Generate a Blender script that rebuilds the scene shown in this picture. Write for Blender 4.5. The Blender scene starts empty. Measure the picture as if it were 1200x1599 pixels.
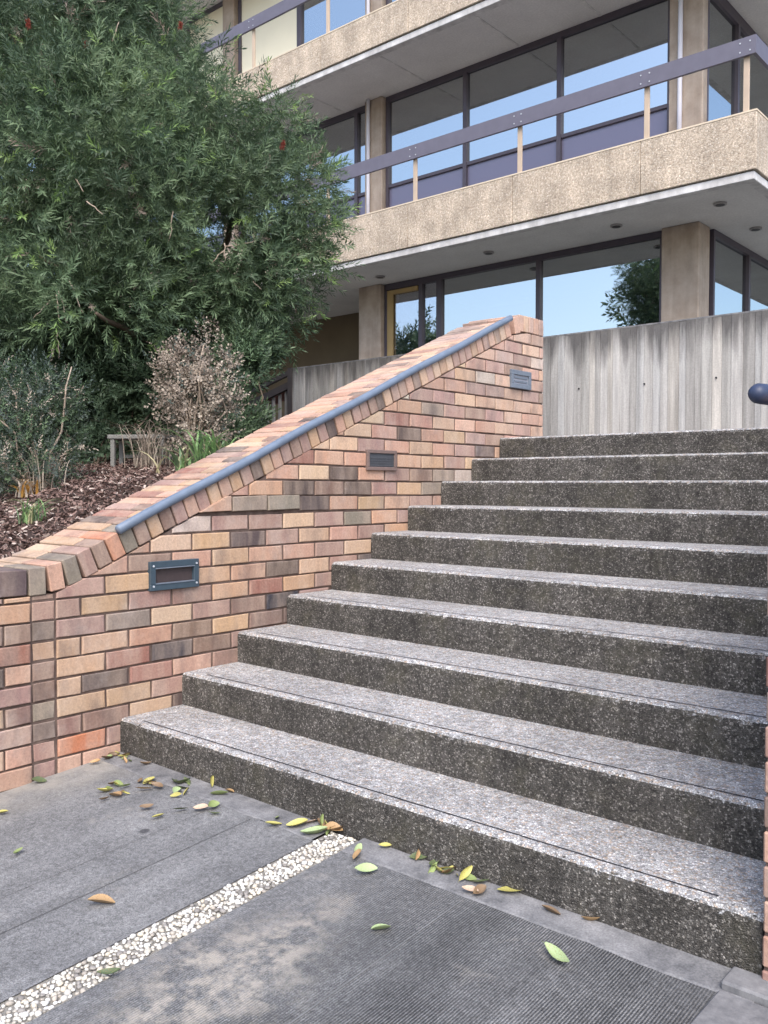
import bpy, bmesh, math, random
import numpy as np
from mathutils import Vector, Matrix, noise

random.seed(7)
rng = np.random.default_rng(7)
S = bpy.context.scene
COL = S.collection
R = math.radians

# ------------------------------------------------------------------ camera
CAM = Vector((3.552, -2.687, 1.226))
YAW, PITCH = 0.7157, -0.0302
cam_d = bpy.data.cameras.new('camera')
cam = bpy.data.objects.new('camera', cam_d)
COL.objects.link(cam)
cam.location = CAM
cam.rotation_euler = (math.pi / 2 + PITCH, -0.0014, YAW)
cam_d.sensor_width = 36.0
cam_d.lens = 36.0 * 1381.2 / 1599.0
cam_d.clip_start = 0.05
cam_d.clip_end = 2000
S.camera = cam

# ------------------------------------------------------------------ world, sun, exposure
SUN_EL, SUN_AZ = 50.0, 138.0          # azimuth measured clockwise from +Y
W = bpy.data.worlds.new('World')
S.world = W
W.use_nodes = True
wn = W.node_tree.nodes
wn.clear()
sky = wn.new('ShaderNodeTexSky')
sky.sky_type = 'NISHITA'
sky.sun_disc = False
sky.sun_elevation = R(SUN_EL)
sky.sun_rotation = R(SUN_AZ)
sky.air_density = 1.0
sky.dust_density = 2.6
sky.ozone_density = 1.0
bgn = wn.new('ShaderNodeBackground')
bgn.inputs['Strength'].default_value = 0.15
wo = wn.new('ShaderNodeOutputWorld')
W.node_tree.links.new(sky.outputs[0], bgn.inputs[0])
W.node_tree.links.new(bgn.outputs[0], wo.inputs[0])

sun_d = bpy.data.lights.new('sun', 'SUN')
sun_d.energy = 0.9
sun_d.angle = R(38)
sun_d.color = (1.0, 0.985, 0.96)
sun = bpy.data.objects.new('sun', sun_d)
COL.objects.link(sun)
sdir = Vector((math.sin(R(SUN_AZ)) * math.cos(R(SUN_EL)), math.cos(R(SUN_AZ)) * math.cos(R(SUN_EL)), math.sin(R(SUN_EL))))
sun.rotation_euler = sdir.to_track_quat('Z', 'Y').to_euler()
sun.location = sdir * 60

S.view_settings.view_transform = 'Standard'
S.view_settings.look = 'None'
S.view_settings.exposure = 1.45
S.view_settings.gamma = 1.0
S.view_settings.use_curve_mapping = False
S.render.engine = 'CYCLES'
S.cycles.max_bounces = 7
S.cycles.transparent_max_bounces = 6

# ------------------------------------------------------------------ helpers
def tag(o, label=None, cat=None, group=None, kind=None):
    if label: o['label'] = label
    if cat: o['category'] = cat
    if group: o['group'] = group
    if kind: o['kind'] = kind
    return o

def empty(name, loc=(0, 0, 0), rz=0.0, label=None, cat=None, group=None):
    o = bpy.data.objects.new(name, None)
    COL.objects.link(o)
    o.location = loc
    o.rotation_euler = (0, 0, rz)
    o.empty_display_size = 0.1
    return tag(o, label, cat, group)

def link(name, me, parent=None, loc=None):
    o = bpy.data.objects.new(name, me)
    COL.objects.link(o)
    if loc is not None: o.location = loc
    if parent is not None:
        o.parent = parent
    return o

def mesh_py(name, vs, fs, mats, smooth=False, mi=None):
    me = bpy.data.meshes.new(name)
    me.from_pydata([tuple(v) for v in vs], [], fs)
    for m in (mats if isinstance(mats, (list, tuple)) else [mats]):
        me.materials.append(m)
    if mi is not None:
        me.polygons.foreach_set('material_index', mi)
    if smooth:
        me.polygons.foreach_set('use_smooth', [True] * len(me.polygons))
    me.update()
    return me

def np_quads(name, V, mats, mi=None, smooth=False):
    """V : (n,4,3) array of separate quads"""
    n = V.shape[0]
    me = bpy.data.meshes.new(name)
    me.vertices.add(n * 4)
    me.vertices.foreach_set('co', V.reshape(-1).astype(np.float32))
    me.loops.add(n * 4)
    me.loops.foreach_set('vertex_index', np.arange(n * 4, dtype=np.int32))
    me.polygons.add(n)
    me.polygons.foreach_set('loop_start', np.arange(0, n * 4, 4, dtype=np.int32))
    for m in mats: me.materials.append(m)
    if mi is not None:
        me.polygons.foreach_set('material_index', mi.astype(np.int32))
    me.update(calc_edges=True)
    me.validate()
    return me

class MB:
    """collects boxes / tubes / faces into one mesh"""
    def __init__(s): s.v = []; s.f = []
    def box(s, x0, x1, y0, y1, z0, z1):
        b = len(s.v)
        s.v += [(x0, y0, z0), (x1, y0, z0), (x1, y1, z0), (x0, y1, z0), (x0, y0, z1), (x1, y0, z1), (x1, y1, z1), (x0, y1, z1)]
        s.f += [(b, b + 3, b + 2, b + 1), (b + 4, b + 5, b + 6, b + 7), (b, b + 1, b + 5, b + 4), (b + 1, b + 2, b + 6, b + 5), (b + 2, b + 3, b + 7, b + 6), (b + 3, b, b + 4, b + 7)]
        return s
    def tube(s, pts, rads, n=8, cap=True):
        pts = [Vector(p) for p in pts]
        if not hasattr(rads, '__len__'): rads = [rads] * len(pts)
        b = len(s.v)
        for i, p in enumerate(pts):
            d = (pts[min(i + 1, len(pts) - 1)] - pts[max(i - 1, 0)]).normalized()
            a = Vector((0, 0, 1)) if abs(d.z) < 0.9 else Vector((1, 0, 0))
            u = d.cross(a).normalized(); w = d.cross(u)
            for k in range(n):
                t = 2 * math.pi * k / n
                s.v.append(tuple(p + (u * math.cos(t) + w * math.sin(t)) * rads[i]))
        for i in range(len(pts) - 1):
            for k in range(n):
                k2 = (k + 1) % n
                s.f.append((b + i * n + k, b + i * n + k2, b + (i + 1) * n + k2, b + (i + 1) * n + k))
        if cap:
            s.f.append(tuple(b + k for k in range(n))[::-1])
            s.f.append(tuple(b + (len(pts) - 1) * n + k for k in range(n)))
        return s
    def build(s, name, mat, parent=None, smooth=False, bevel=0):
        me = mesh_py(name, s.v, s.f, mat, smooth)
        bm = bmesh.new(); bm.from_mesh(me)
        if bevel:
            bmesh.ops.bevel(bm, geom=list(bm.edges), offset=bevel, segments=1, affect='EDGES', clamp_overlap=True)
        bmesh.ops.recalc_face_normals(bm, faces=bm.faces)
        bm.to_mesh(me); bm.free()
        return link(name, me, parent)

# ------------------------------------------------------------------ materials
def s2l(c):
    return tuple(((x / 255.0) / 12.92 if x / 255.0 <= .04045 else ((x / 255.0 + .055) / 1.055) ** 2.4) for x in c)

class Mat:
    def __init__(s, name, rough=0.8, spec=0.3):
        s.m = bpy.data.materials.new(name); s.m.use_nodes = True
        s.t = s.m.node_tree; s.n = s.t.nodes; s.l = s.t.links
        s.b = s.n['Principled BSDF']
        s.b.inputs['Roughness'].default_value = rough
        s.b.inputs['Specular IOR Level'].default_value = spec
        s.out = s.n['Material Output']
        s.tc = s.n.new('ShaderNodeTexCoord')
        s._vec = s.tc.outputs['Object']
    def mapping(s, scale=(1, 1, 1), loc=None, src=None):
        m = s.n.new('ShaderNodeMapping'); m.inputs['Scale'].default_value = scale
        if loc: m.inputs['Location'].default_value = loc
        s.l.new(src or s._vec, m.inputs[0]); return m.outputs[0]
    def noise(s, scale, detail=4, rough=.55, vec=None):
        n = s.n.new('ShaderNodeTexNoise'); n.inputs['Scale'].default_value = scale
        n.inputs['Detail'].default_value = detail; n.inputs['Roughness'].default_value = rough
        s.l.new(vec or s._vec, n.inputs['Vector']); return n.outputs['Fac']
    def voro(s, scale, feature='F1', vec=None, rnd=1.0):
        n = s.n.new('ShaderNodeTexVoronoi'); n.feature = feature
        n.inputs['Scale'].default_value = scale
        n.inputs['Randomness'].default_value = rnd
        s.l.new(vec or s._vec, n.inputs['Vector']); return n
    def ramp(s, fac, stops, interp='LINEAR'):
        n = s.n.new('ShaderNodeValToRGB'); n.color_ramp.interpolation = interp
        e = n.color_ramp.elements
        while len(e) < len(stops): e.new(0.5)
        for k, (p, c) in enumerate(stops):
            e[k].position = p
            e[k].color = (*(c if hasattr(c, '__len__') else (c, c, c)), 1)
        s.l.new(fac, n.inputs[0]); return n.outputs[0]
    def mix(s, a, b, fac, mode='MIX'):
        n = s.n.new('ShaderNodeMix'); n.data_type = 'RGBA'; n.blend_type = mode
        for i, x in ((6, a), (7, b)):
            if isinstance(x, (tuple, list)): n.inputs[i].default_value = (*x[:3], 1)
            else: s.l.new(x, n.inputs[i])
        if isinstance(fac, (int, float)): n.inputs[0].default_value = fac
        else: s.l.new(fac, n.inputs[0])
        return n.outputs[2]
    def math(s, op, a, b=0.5):
        n = s.n.new('ShaderNodeMath'); n.operation = op
        for i, x in ((0, a), (1, b)):
            if isinstance(x, (int, float)): n.inputs[i].default_value = x
            else: s.l.new(x, n.inputs[i])
        return n.outputs[0]
    def base(s, c):
        if isinstance(c, (tuple, list)): s.b.inputs['Base Color'].default_value = (*c[:3], 1)
        else: s.l.new(c, s.b.inputs['Base Color'])
        return s
    def bump(s, h, strength=.4, dist=.01, normal=None):
        n = s.n.new('ShaderNodeBump'); n.inputs['Strength'].default_value = strength
        n.inputs['Distance'].default_value = dist
        s.l.new(h, n.inputs['Height'])
        if normal is not None: s.l.new(normal, n.inputs['Normal'])
        s.l.new(n.outputs[0], s.b.inputs['Normal']); return n.outputs[0]
    def sep(s, src=None):
        n = s.n.new('ShaderNodeSeparateXYZ'); s.l.new(src or s._vec, n.inputs[0]); return n.outputs

def plain(name, col, rough=.7, spec=.3, var=.12, scale=6, bump=0, metal=0):
    M = Mat(name, rough, spec)
    f = M.noise(scale, 5)
    M.base(M.mix(tuple(c * (1 - var) for c in col), tuple(min(1, c * (1 + var)) for c in col), f))
    if bump: M.bump(M.noise(scale * 12, 4), bump, .004)
    M.b.inputs['Metallic'].default_value = metal
    return M.m

MT = {}
# brick: the colour of each brick sits on the object, grain and kiln marks come from noise
def brick_mat():
    M = Mat('brick', .85, .2)
    oi = M.n.new('ShaderNodeObjectInfo')
    add = M.n.new('ShaderNodeVectorMath'); add.operation = 'ADD'
    sc = M.n.new('ShaderNodeVectorMath'); sc.operation = 'SCALE'; sc.inputs[3].default_value = 37.0
    comb = M.n.new('ShaderNodeCombineXYZ')
    for i in range(3): M.l.new(oi.outputs['Random'], comb.inputs[i])
    M.l.new(comb.outputs[0], sc.inputs[0]); M.l.new(M._vec, add.inputs[0]); M.l.new(sc.outputs[0], add.inputs[1])
    v = add.outputs[0]
    # kiln marks: vertical bands across the brick face
    band = M.noise(1.0, 3, .6, M.mapping((8, 9, 2.0), src=v))
    bandr = M.ramp(band, [(.36, 0.0), (.62, 1.0)])
    c = M.mix(oi.outputs['Color'], M.mix(oi.outputs['Color'], (.52, .40, .31), .38), bandr)
    dk = M.ramp(M.noise(1.0, 4, .6, M.mapping((6, 7, 3), src=v)), [(.52, 0.0), (.74, .75)])
    c = M.mix(c, M.mix(oi.outputs['Color'], (.13, .105, .10), .75), dk)
    gr = M.noise(90, 4, .7, v)
    c = M.mix(c, (.5, .5, .5), .0)
    g2 = M.ramp(gr, [(.3, .80), (.7, 1.12)])
    c = M.mix(c, g2, 1.0, 'MULTIPLY')
    geo = M.n.new('ShaderNodeNewGeometry'); wp = geo.outputs['Position']
    salt = M.math('MULTIPLY', M.ramp(M.noise(3.2, 6, .7, wp), [(.52, 0.0), (.70, .34)]), M.ramp(M.noise(40, 4, .7, wp), [(.3, .4), (.65, 1.0)]))
    c = M.mix(c, (.52, .46, .42), salt)
    soot = M.ramp(M.noise(2.1, 6, .7, M.mapping((1, 1, 1), (5, 2, 8), wp)), [(.54, 0.0), (.74, .42)])
    c = M.mix(c, (.13, .105, .095), soot)
    speck = M.ramp(M.noise(230, 2, .5, v), [(.66, 0.0), (.73, .6)])
    c = M.mix(c, (.10, .085, .08), speck)
    M.base(c)
    h = M.math('ADD', M.math('MULTIPLY', gr, .6), M.math('MULTIPLY', M.noise(30, 3, .6, v), .6))
    M.bump(h, .5, .004)
    return M.m
MT['brick'] = brick_mat()

def mortar_mat():
    M = Mat('mortar', .95, .1)
    n = M.noise(14, 5)
    c = M.ramp(n, [(.3, (.075, .050, .042)), (.7, (.165, .12, .10))])
    M.base(c); M.bump(M.noise(160, 3), .6, .004)
    return M.m
MT['mortar'] = mortar_mat()
MT['mortar_smear'] = plain('mortar_smear', (.42, .42, .43), .9, .1, .3, 25, .6)

def aggregate(name, c1, c2, c3, scale, dark, bump=.7, moss=None, patch=.3):
    M = Mat(name, .8, .25)
    v = M.voro(scale); cell = M.sep(v.outputs['Color'])[0]
    c = M.ramp(cell, [(0, c1), (.35, c2), (.72, c2), (1, c3)])
    e = M.voro(scale, 'DISTANCE_TO_EDGE').outputs['Distance']
    er = M.ramp(e, [(0.02, 1.0), (.16, 0.0)])
    c = M.mix(c, dark, er)
    big = M.ramp(M.noise(2.6, 5, .6), [(.32, 1 - patch), (.68, 1 + patch * .45)])
    c = M.mix(c, big, 1.0, 'MULTIPLY')
    mid = M.ramp(M.noise(38, 3, .6), [(.35, .70), (.65, 1.22)])
    c = M.mix(c, mid, 1.0, 'MULTIPLY')
    if moss:
        mf = M.ramp(M.noise(5, 5, .65), [(.5, 0.0), (.7, .6)])
        c = M.mix(c, moss, mf)
    c = M.mix(c, M.ramp(M.noise(1.0, 5, .65, M.mapping((5, 5, .5))), [(.32, .80), (.66, 1.08)]), 1.0, 'MULTIPLY')
    M.base(c)
    h = M.math('ADD', M.ramp(e, [(0, 0.0), (.25, 1.0)]), M.math('MULTIPLY', M.noise(scale * 2, 2), .5))
    M.bump(h, bump, .006)
    return M.m
MT['tread'] = aggregate('tread_aggregate', (.17, .16, .16), (.50, .465, .445), (.88, .82, .76), 118, (.20, .19, .185), .5, patch=.2)
MT['riser'] = aggregate('riser_aggregate', (.035, .031, .029), (.072, .066, .060), (.205, .185, .165), 150, (.032, .029, .027), .7, moss=(.052, .048, .036), patch=.4)
MT['fascia'] = aggregate('fascia_aggregate', (.40, .315, .235), (.575, .475, .37), (.72, .62, .51), 48, (.46, .375, .285), .5, patch=.26)

def step_mat():
    M = Mat('exposed_aggregate', .8, .25)
    def agg(c1, c2, c3, scale, dark, w):
        v = M.voro(scale); cell = M.sep(v.outputs['Color'])[0]
        c = M.ramp(cell, [(0, c1), (.30, c2), (.70, c2), (1, c3)])
        e = M.voro(scale, 'DISTANCE_TO_EDGE').outputs['Distance']
        return M.mix(c, dark, M.ramp(e, [(0.02, w), (.16, 0.0)])), e
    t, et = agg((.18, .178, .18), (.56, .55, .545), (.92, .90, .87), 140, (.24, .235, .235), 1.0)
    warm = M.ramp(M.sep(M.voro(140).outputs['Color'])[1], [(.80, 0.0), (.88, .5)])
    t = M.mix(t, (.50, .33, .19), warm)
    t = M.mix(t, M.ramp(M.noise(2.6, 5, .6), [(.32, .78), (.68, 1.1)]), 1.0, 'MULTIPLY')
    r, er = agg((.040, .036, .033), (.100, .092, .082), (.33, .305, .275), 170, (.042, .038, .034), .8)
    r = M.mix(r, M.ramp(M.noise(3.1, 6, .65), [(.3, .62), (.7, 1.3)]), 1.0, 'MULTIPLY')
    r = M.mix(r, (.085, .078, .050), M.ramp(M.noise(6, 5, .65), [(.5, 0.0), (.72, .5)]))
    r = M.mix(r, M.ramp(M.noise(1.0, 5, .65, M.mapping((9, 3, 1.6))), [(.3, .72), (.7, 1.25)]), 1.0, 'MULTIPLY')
    t = M.mix(t, (.20, .19, .18), M.ramp(M.noise(4.2, 6, .7, M.mapping((1, 1.6, 1), (3, 3, 1))), [(.54, 0.0), (.72, .5)]))
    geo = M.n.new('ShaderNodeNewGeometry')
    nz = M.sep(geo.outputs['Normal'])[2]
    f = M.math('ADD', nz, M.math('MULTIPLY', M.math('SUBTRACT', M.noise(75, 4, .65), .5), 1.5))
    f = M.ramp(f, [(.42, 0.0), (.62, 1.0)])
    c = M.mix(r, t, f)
    c = M.mix(c, M.ramp(M.noise(36, 3, .6), [(.35, .74), (.65, 1.2)]), 1.0, 'MULTIPLY')
    M.base(c)
    M.bump(M.math('ADD', M.ramp(et, [(0, 0.0), (.25, 1.0)]), M.math('MULTIPLY', M.noise(230, 2), .6)), .65, .006)
    return M.m
MT['step'] = step_mat()

def paving_mat():
    M = Mat('paving_concrete', .85, .25)
    xyz = M.sep()
    # broomed grooves running towards the steps, deeper on the right hand bay
    w = M.n.new('ShaderNodeTexWave'); w.wave_type = 'BANDS'; w.bands_direction = 'X'
    w.inputs['Scale'].default_value = 1.0; w.inputs['Distortion'].default_value = .5; w.inputs['Detail'].default_value = 2
    M.l.new(M.mapping((38, .5, 1)), w.inputs['Vector'])
    wf = w.outputs['Fac']
    grow = M.ramp(xyz[0], [(.0, .0), (1.0, 1.0)])
    right = M.math('MULTIPLY', M.math('SUBTRACT', xyz[0], 1.35), .9)
    right = M.ramp(right, [(0.0, .12), (.75, 1.0)])
    wear = M.ramp(M.noise(2.2, 4, .6), [(.35, .35), (.62, 1.0)])
    amt = M.mix(right, wear, 1.0, 'MULTIPLY')
    n1 = M.noise(3.0, 6, .65); n2 = M.noise(60, 4, .7); n3 = M.noise(220, 2, .6)
    # long streaks along y
    st = M.noise(1.0, 4, .6, M.mapping((9, .8, 1)))
    c = M.ramp(n1, [(.25, (.118, .118, .120)), (.75, (.200, .198, .196))])
    c = M.mix(c, M.ramp(M.math('SUBTRACT', xyz[0], 1.2), [(.2, 1.0), (.8, .70)]), 1.0, 'MULTIPLY')
    c = M.mix(c, M.ramp(st, [(.3, .82), (.7, 1.15)]), 1.0, 'MULTIPLY')
    c = M.mix(c, M.ramp(n2, [(.3, .68), (.7, 1.34)]), 1.0, 'MULTIPLY')
    c = M.mix(c, M.ramp(n3, [(.35, .68), (.65, 1.38)]), 1.0, 'MULTIPLY')
    g = M.ramp(wf, [(.15, .42), (.6, 1.22)])
    c = M.mix(c, M.mix(c, g, 1.0, 'MULTIPLY'), amt)
    # pale dirt beside the pebble strip
    dx = M.math('ABSOLUTE', M.math('SUBTRACT', xyz[0], 1.74)); dy = M.math('ABSOLUTE', M.math('ADD', xyz[1], 1.25))
    near = M.math('SUBTRACT', 1.0, M.math('ADD', M.math('MULTIPLY', dx, 3.2), M.math('MULTIPLY', dy, 1.5)))
    dn = M.math('MULTIPLY', M.ramp(near, [(0.0, 0.0), (.6, 1.0)]), M.ramp(M.noise(13, 6, .7), [(.44, 0.0), (.60, .8)]))
    c = M.mix(c, (.36, .325, .275), dn)
    d2 = M.ramp(M.noise(3.6, 5, .7, M.mapping((1, 1, 1), (4.3, 1.7, 0))), [(.60, 0.0), (.72, .4)])
    c = M.mix(c, (.34, .31, .27), d2)
    # sandy bloom at the foot of the brick wall
    wl = M.math('MULTIPLY', M.ramp(xyz[0], [(0.05, 1.0), (.34, 0.0)]), M.ramp(M.noise(7, 4, .6), [(.35, .2), (.65, .75)]))
    c = M.mix(c, (.34, .315, .27), wl)
    # few dark gum spots
    vs = M.voro(2.3); sp = M.ramp(vs.outputs['Distance'], [(.035, .75), (.05, 0.0)])
    c = M.mix(c, (.04, .04, .045), sp)
    M.base(c)
    h = M.math('ADD', M.math('MULTIPLY', M.mix(wf, amt, 1.0, 'MULTIPLY'), .8), M.math('MULTIPLY', n3, .5))
    M.bump(h, .7, .005)
    return M.m
MT['paving'] = paving_mat()
def margin_mat():
    M = Mat('margin_concrete', .9, .2)
    c = M.ramp(M.noise(9, 6, .65), [(.3, (.095, .095, .10)), (.7, (.26, .255, .255))])
    c = M.mix(c, M.ramp(M.noise(170, 3, .6), [(.3, .75), (.7, 1.25)]), 1.0, 'MULTIPLY')
    M.base(c); M.bump(M.noise(150, 3), .5, .003)
    return M.m
MT['margin'] = margin_mat()
MT['pebble_bed'] = plain('pebble_bed', (.24, .225, .20), .9, .2, .4, 60, .6)

def obj_col_mat(name, rough=.6, spec=.3, var=.2, scale=40, trans=0, bump=.2):
    M = Mat(name, rough, spec)
    oi = M.n.new('ShaderNodeObjectInfo')
    f = M.noise(scale, 4)
    c = M.mix(oi.outputs['Color'], M.ramp(f, [(.3, 1 - var), (.7, 1 + var)]), 1.0, 'MULTIPLY')
    M.base(c)
    if bump: M.bump(f, bump, .004)
    return M.m
MT['pebble'] = obj_col_mat('pebble', .55, .4, .12, 60)
def dryleaf():
    M = Mat('fallen_leaf', .55, .4)
    oi = M.n.new('ShaderNodeObjectInfo')
    f = M.noise(28, 3)
    c = M.mix(oi.outputs['Color'], (.22, .12, .045), M.ramp(f, [(.5, 0.0), (.68, .7)]))
    x = M.sep()[1]
    rib = M.ramp(M.math('ABSOLUTE', x, 0), [(.0, 1.0), (.0016, 0.0)])
    c = M.mix(c, (.55, .55, .30), M.math('MULTIPLY', rib, .5))
    M.base(c)
    return M.m
MT['dryleaf'] = dryleaf()

def board_conc():
    M = Mat('board_marked_concrete', .9, .2)
    oi = M.n.new('ShaderNodeObjectInfo')
    M._vec = M.n.new('ShaderNodeNewGeometry').outputs['Position']
    z = M.sep()[2]
    c = oi.outputs['Color']
    st = M.noise(1.0, 5, .65, M.mapping((18, 18, 1.0)))
    c = M.mix(c, M.ramp(st, [(.28, .62), (.72, 1.25)]), 1.0, 'MULTIPLY')
    # black weathering running down from the top edge
    run = M.math('ADD', M.math('MULTIPLY', M.math('SUBTRACT', z, 2.40), 3.4), M.math('MULTIPLY', M.math('SUBTRACT', M.noise(1.0, 4, .7, M.mapping((6, 6, .7))), .5), 3.2))
    c = M.mix(c, (.085, .08, .078), M.ramp(run, [(.05, 0.0), (1.05, .88)]))
    c = M.mix(c, M.ramp(M.noise(90, 3), [(.3, .88), (.7, 1.1)]), 1.0, 'MULTIPLY')
    M.base(c); M.bump(M.noise(1.0, 4, .6, M.mapping((60, 60, 6))), .4, .006)
    return M.m
MT['board'] = board_conc()

def smooth_conc(name, a, b, scale=4, streak=True):
    M = Mat(name, .85, .2)
    f = M.noise(scale, 6, .65)
    c = M.ramp(f, [(.3, a), (.7, b)])
    if streak:
        c = M.mix(c, M.ramp(M.noise(1.0, 4, .6, M.mapping((7, 7, .5))), [(.3, .82), (.7, 1.12)]), 1.0, 'MULTIPLY')
    c = M.mix(c, M.ramp(M.noise(scale * 25, 3, .6), [(.3, .9), (.7, 1.08)]), 1.0, 'MULTIPLY')
    M.base(c); M.bump(M.noise(70, 4), .25, .004)
    return M.m
MT['column'] = smooth_conc('column_concrete', (.30, .235, .185), (.42, .345, .28))
MT['soffit'] = smooth_conc('soffit_render', (.54, .52, .50), (.64, .62, .595), 1.3, False)
MT['trim'] = smooth_conc('trim_concrete', (.42, .40, .385), (.66, .64, .62), 5)
MT['capping'] = plain('capping_concrete', (.60, .50, .38), .85, .2, .2, 9, .3)
MT['kerb'] = smooth_conc('kerb_stone', (.10, .10, .105), (.25, .245, .245), 16, False)
MT['recess'] = plain('recess_wall', (.13, .10, .065), .85, .2, .25, 2)
MT['render_wall'] = plain('rendered_wall', (.36, .31, .25), .85, .2, .15, 2)
MT['rail_steel'] = plain('painted_steel_rail', (.135, .17, .225), .48, .4, .28, 16, .12)
MT['rail_shaded'] = plain('shaded_rail_paint', (.028, .038, .075), .45, .4, .2, 12)  # separate darker rail blue, underside shade put into the colour
MT['rail_board'] = plain('railing_board', (.122, .115, .148), .6, .35, .18, 7, .15)
MT['post'] = plain('railing_post', (.46, .36, .27), .6, .3, .15, 9)
MT['frame'] = plain('window_frame', (.075, .062, .078), .45, .4, .15, 8)
MT['pipe'] = plain('downpipe_paint', (.62, .60, .64), .45, .4, .08, 5)
MT['bluegrey'] = plain('light_frame_enamel', (.045, .068, .088), .45, .4, .3, 30, .2)
MT['pinkframe'] = plain('light_frame_faded', (.17, .12, .105), .6, .3, .3, 30, .2)
MT['paleframe'] = plain('light_frame_pale', (.14, .165, .20), .5, .3, .3, 30, .2)
MT['lens_dark'] = plain('light_lens_dark', (.06, .045, .045), .35, .5, .3, 40, .2)
MT['lens_grey'] = plain('light_lens_grey', (.07, .075, .085), .35, .5, .3, 40, .2)
MT['lens_pale'] = plain('light_lens_pale', (.26, .27, .31), .35, .5, .2, 40, .1)
MT['screw'] = plain('screw_metal', (.45, .47, .5), .4, .5, .1, 40)
MT['bark'] = plain('bark', (.15, .115, .085), .9, .15, .4, 30, .6)
MT['twig_pale'] = plain('pale_twig', (.34, .27, .21), .85, .2, .3, 20, .3)
MT['bench'] = plain('weathered_bench', (.19, .185, .17), .8, .2, .35, 9, .4)
MT['groove'] = plain('groove_rubber', (.022, .022, .026), .8, .2, .3, 20)
MT['pale_joint'] = plain('pale_joint', (.17, .17, .17), .9, .1, .6, 9)
MT['joint'] = plain('paving_joint', (.085, .083, .082), .9, .1, .5, 14)
MT['stair_timber'] = plain('dark_timber', (.06, .048, .045), .7, .3, .25, 12, .2)
MT['baluster'] = plain('baluster_paint', (.26, .24, .225), .6, .3, .15, 12)
MT['blind'] = plain('cream_blind', (.74, .68, .52), .8, .2, .04, 3)
MT['interior'] = plain('interior_wall', (.10, .10, .105), .9, .1, .2, 1)
MT['doorwood'] = plain('yellow_timber', (.36, .25, .11), .55, .3, .2, 6)
MT['soil'] = plain('garden_soil', (.055, .038, .032), .95, .1, .4, 22, .8)
MT['mulch_a'] = plain('mulch_dark', (.10, .062, .052), .9, .15, .4, 12)
MT['mulch_b'] = plain('mulch_mid', (.19, .125, .105), .9, .15, .4, 12)
MT['mulch_c'] = plain('mulch_pale', (.42, .34, .29), .9, .15, .3, 12)
MT['ground'] = plain('open_ground', (.16, .16, .15), .9, .15, .3, .5)
MT['light_trim'] = plain('downlight_ring', (.30, .28, .27), .4, .4, .1, 20)
MT['light_dark'] = plain('downlight_inside', (.05, .045, .045), .4, .4, .1, 20)

def leafmat(name, col, col2, trans=.25, rough=.5):
    M = Mat(name, rough, .35)
    f = M.noise(1.6, 3)
    c = M.mix(col, col2, M.ramp(f, [(.35, 0.0), (.65, 1.0)]))
    M.base(c)
    t = M.n.new('ShaderNodeBsdfTranslucent'); M.l.new(c, t.inputs[0])
    mx = M.n.new('ShaderNodeMixShader'); mx.inputs[0].default_value = trans
    M.l.new(M.b.outputs[0], mx.inputs[1]); M.l.new(t.outputs[0], mx.inputs[2]); M.l.new(mx.outputs[0], M.out.inputs[0])
    return M.m
MT['leaf_dark'] = leafmat('leaf_dark', (.056, .090, .050), (.078, .115, .062))
MT['leaf_mid'] = leafmat('leaf_mid', (.108, .168, .086), (.152, .212, .108))
MT['leaf_tip'] = leafmat('leaf_tip', (.19, .31, .095), (.26, .36, .12), .32)
MT['leaf_grey'] = leafmat('leaf_grey', (.075, .10, .085), (.10, .12, .095))
MT['leaf_brown'] = leafmat('leaf_brown', (.22, .175, .14), (.33, .27, .215), .2, .8)
MT['leaf_tan'] = leafmat('leaf_tan', (.38, .315, .25), (.48, .41, .33), .2, .8)
MT['leaf_strap'] = leafmat('leaf_strap', (.17, .30, .11), (.27, .40, .16), .3)
MT['leaf_pale'] = leafmat('leaf_pale', (.45, .45, .25), (.5, .42, .25), .25)
MT['leaf_orange'] = leafmat('leaf_orange', (.45, .22, .05), (.5, .30, .08), .3)
MT['flower'] = leafmat('bottlebrush_red', (.26, .045, .035), (.34, .09, .06), .2)

def glass_mat(name, refl, tint, tcol):
    M = Mat(name, .05)
    g = M.n.new('ShaderNodeBsdfGlossy'); g.inputs['Color'].default_value = (*tint, 1); g.inputs['Roughness'].default_value = .01
    # faint waviness of rolled panes
    bp = M.n.new('ShaderNodeBump'); bp.inputs['Strength'].default_value = .03; bp.inputs['Distance'].default_value = .02
    M.l.new(M.noise(.9, 1), bp.inputs['Height']); M.l.new(bp.outputs[0], g.inputs['Normal'])
    tr = M.n.new('ShaderNodeBsdfTransparent'); tr.inputs['Color'].default_value = (*tcol, 1)
    mx = M.n.new('ShaderNodeMixShader'); mx.inputs[0].default_value = refl
    M.l.new(tr.outputs[0], mx.inputs[1]); M.l.new(g.outputs[0], mx.inputs[2]); M.l.new(mx.outputs[0], M.out.inputs[0])
    return M.m
MT['glass'] = glass_mat('tinted_glass', .50, (.96, 1.0, 1.0), (.30, .33, .38))
MT['spandrel'] = Mat('spandrel_glass', .12, .6).base((.15, .14, .205)).m
MT['glass_pale'] = glass_mat('pale_glass', .34, (.9, .96, 1.0), (.85, .85, .85))
MT['glass_clear'] = glass_mat('door_glass', .42, (.9, .93, 1.0), (.7, .7, .7))

def setcol(o, c, k=1.0):
    o.color = (*[min(1, x * k) for x in c], 1.0)
    return o

# ================================================================== GROUND AND TERRAIN
G = 0.07
Y0 = -0.444
def gz(y): return G * (y + 0.444)

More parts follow.
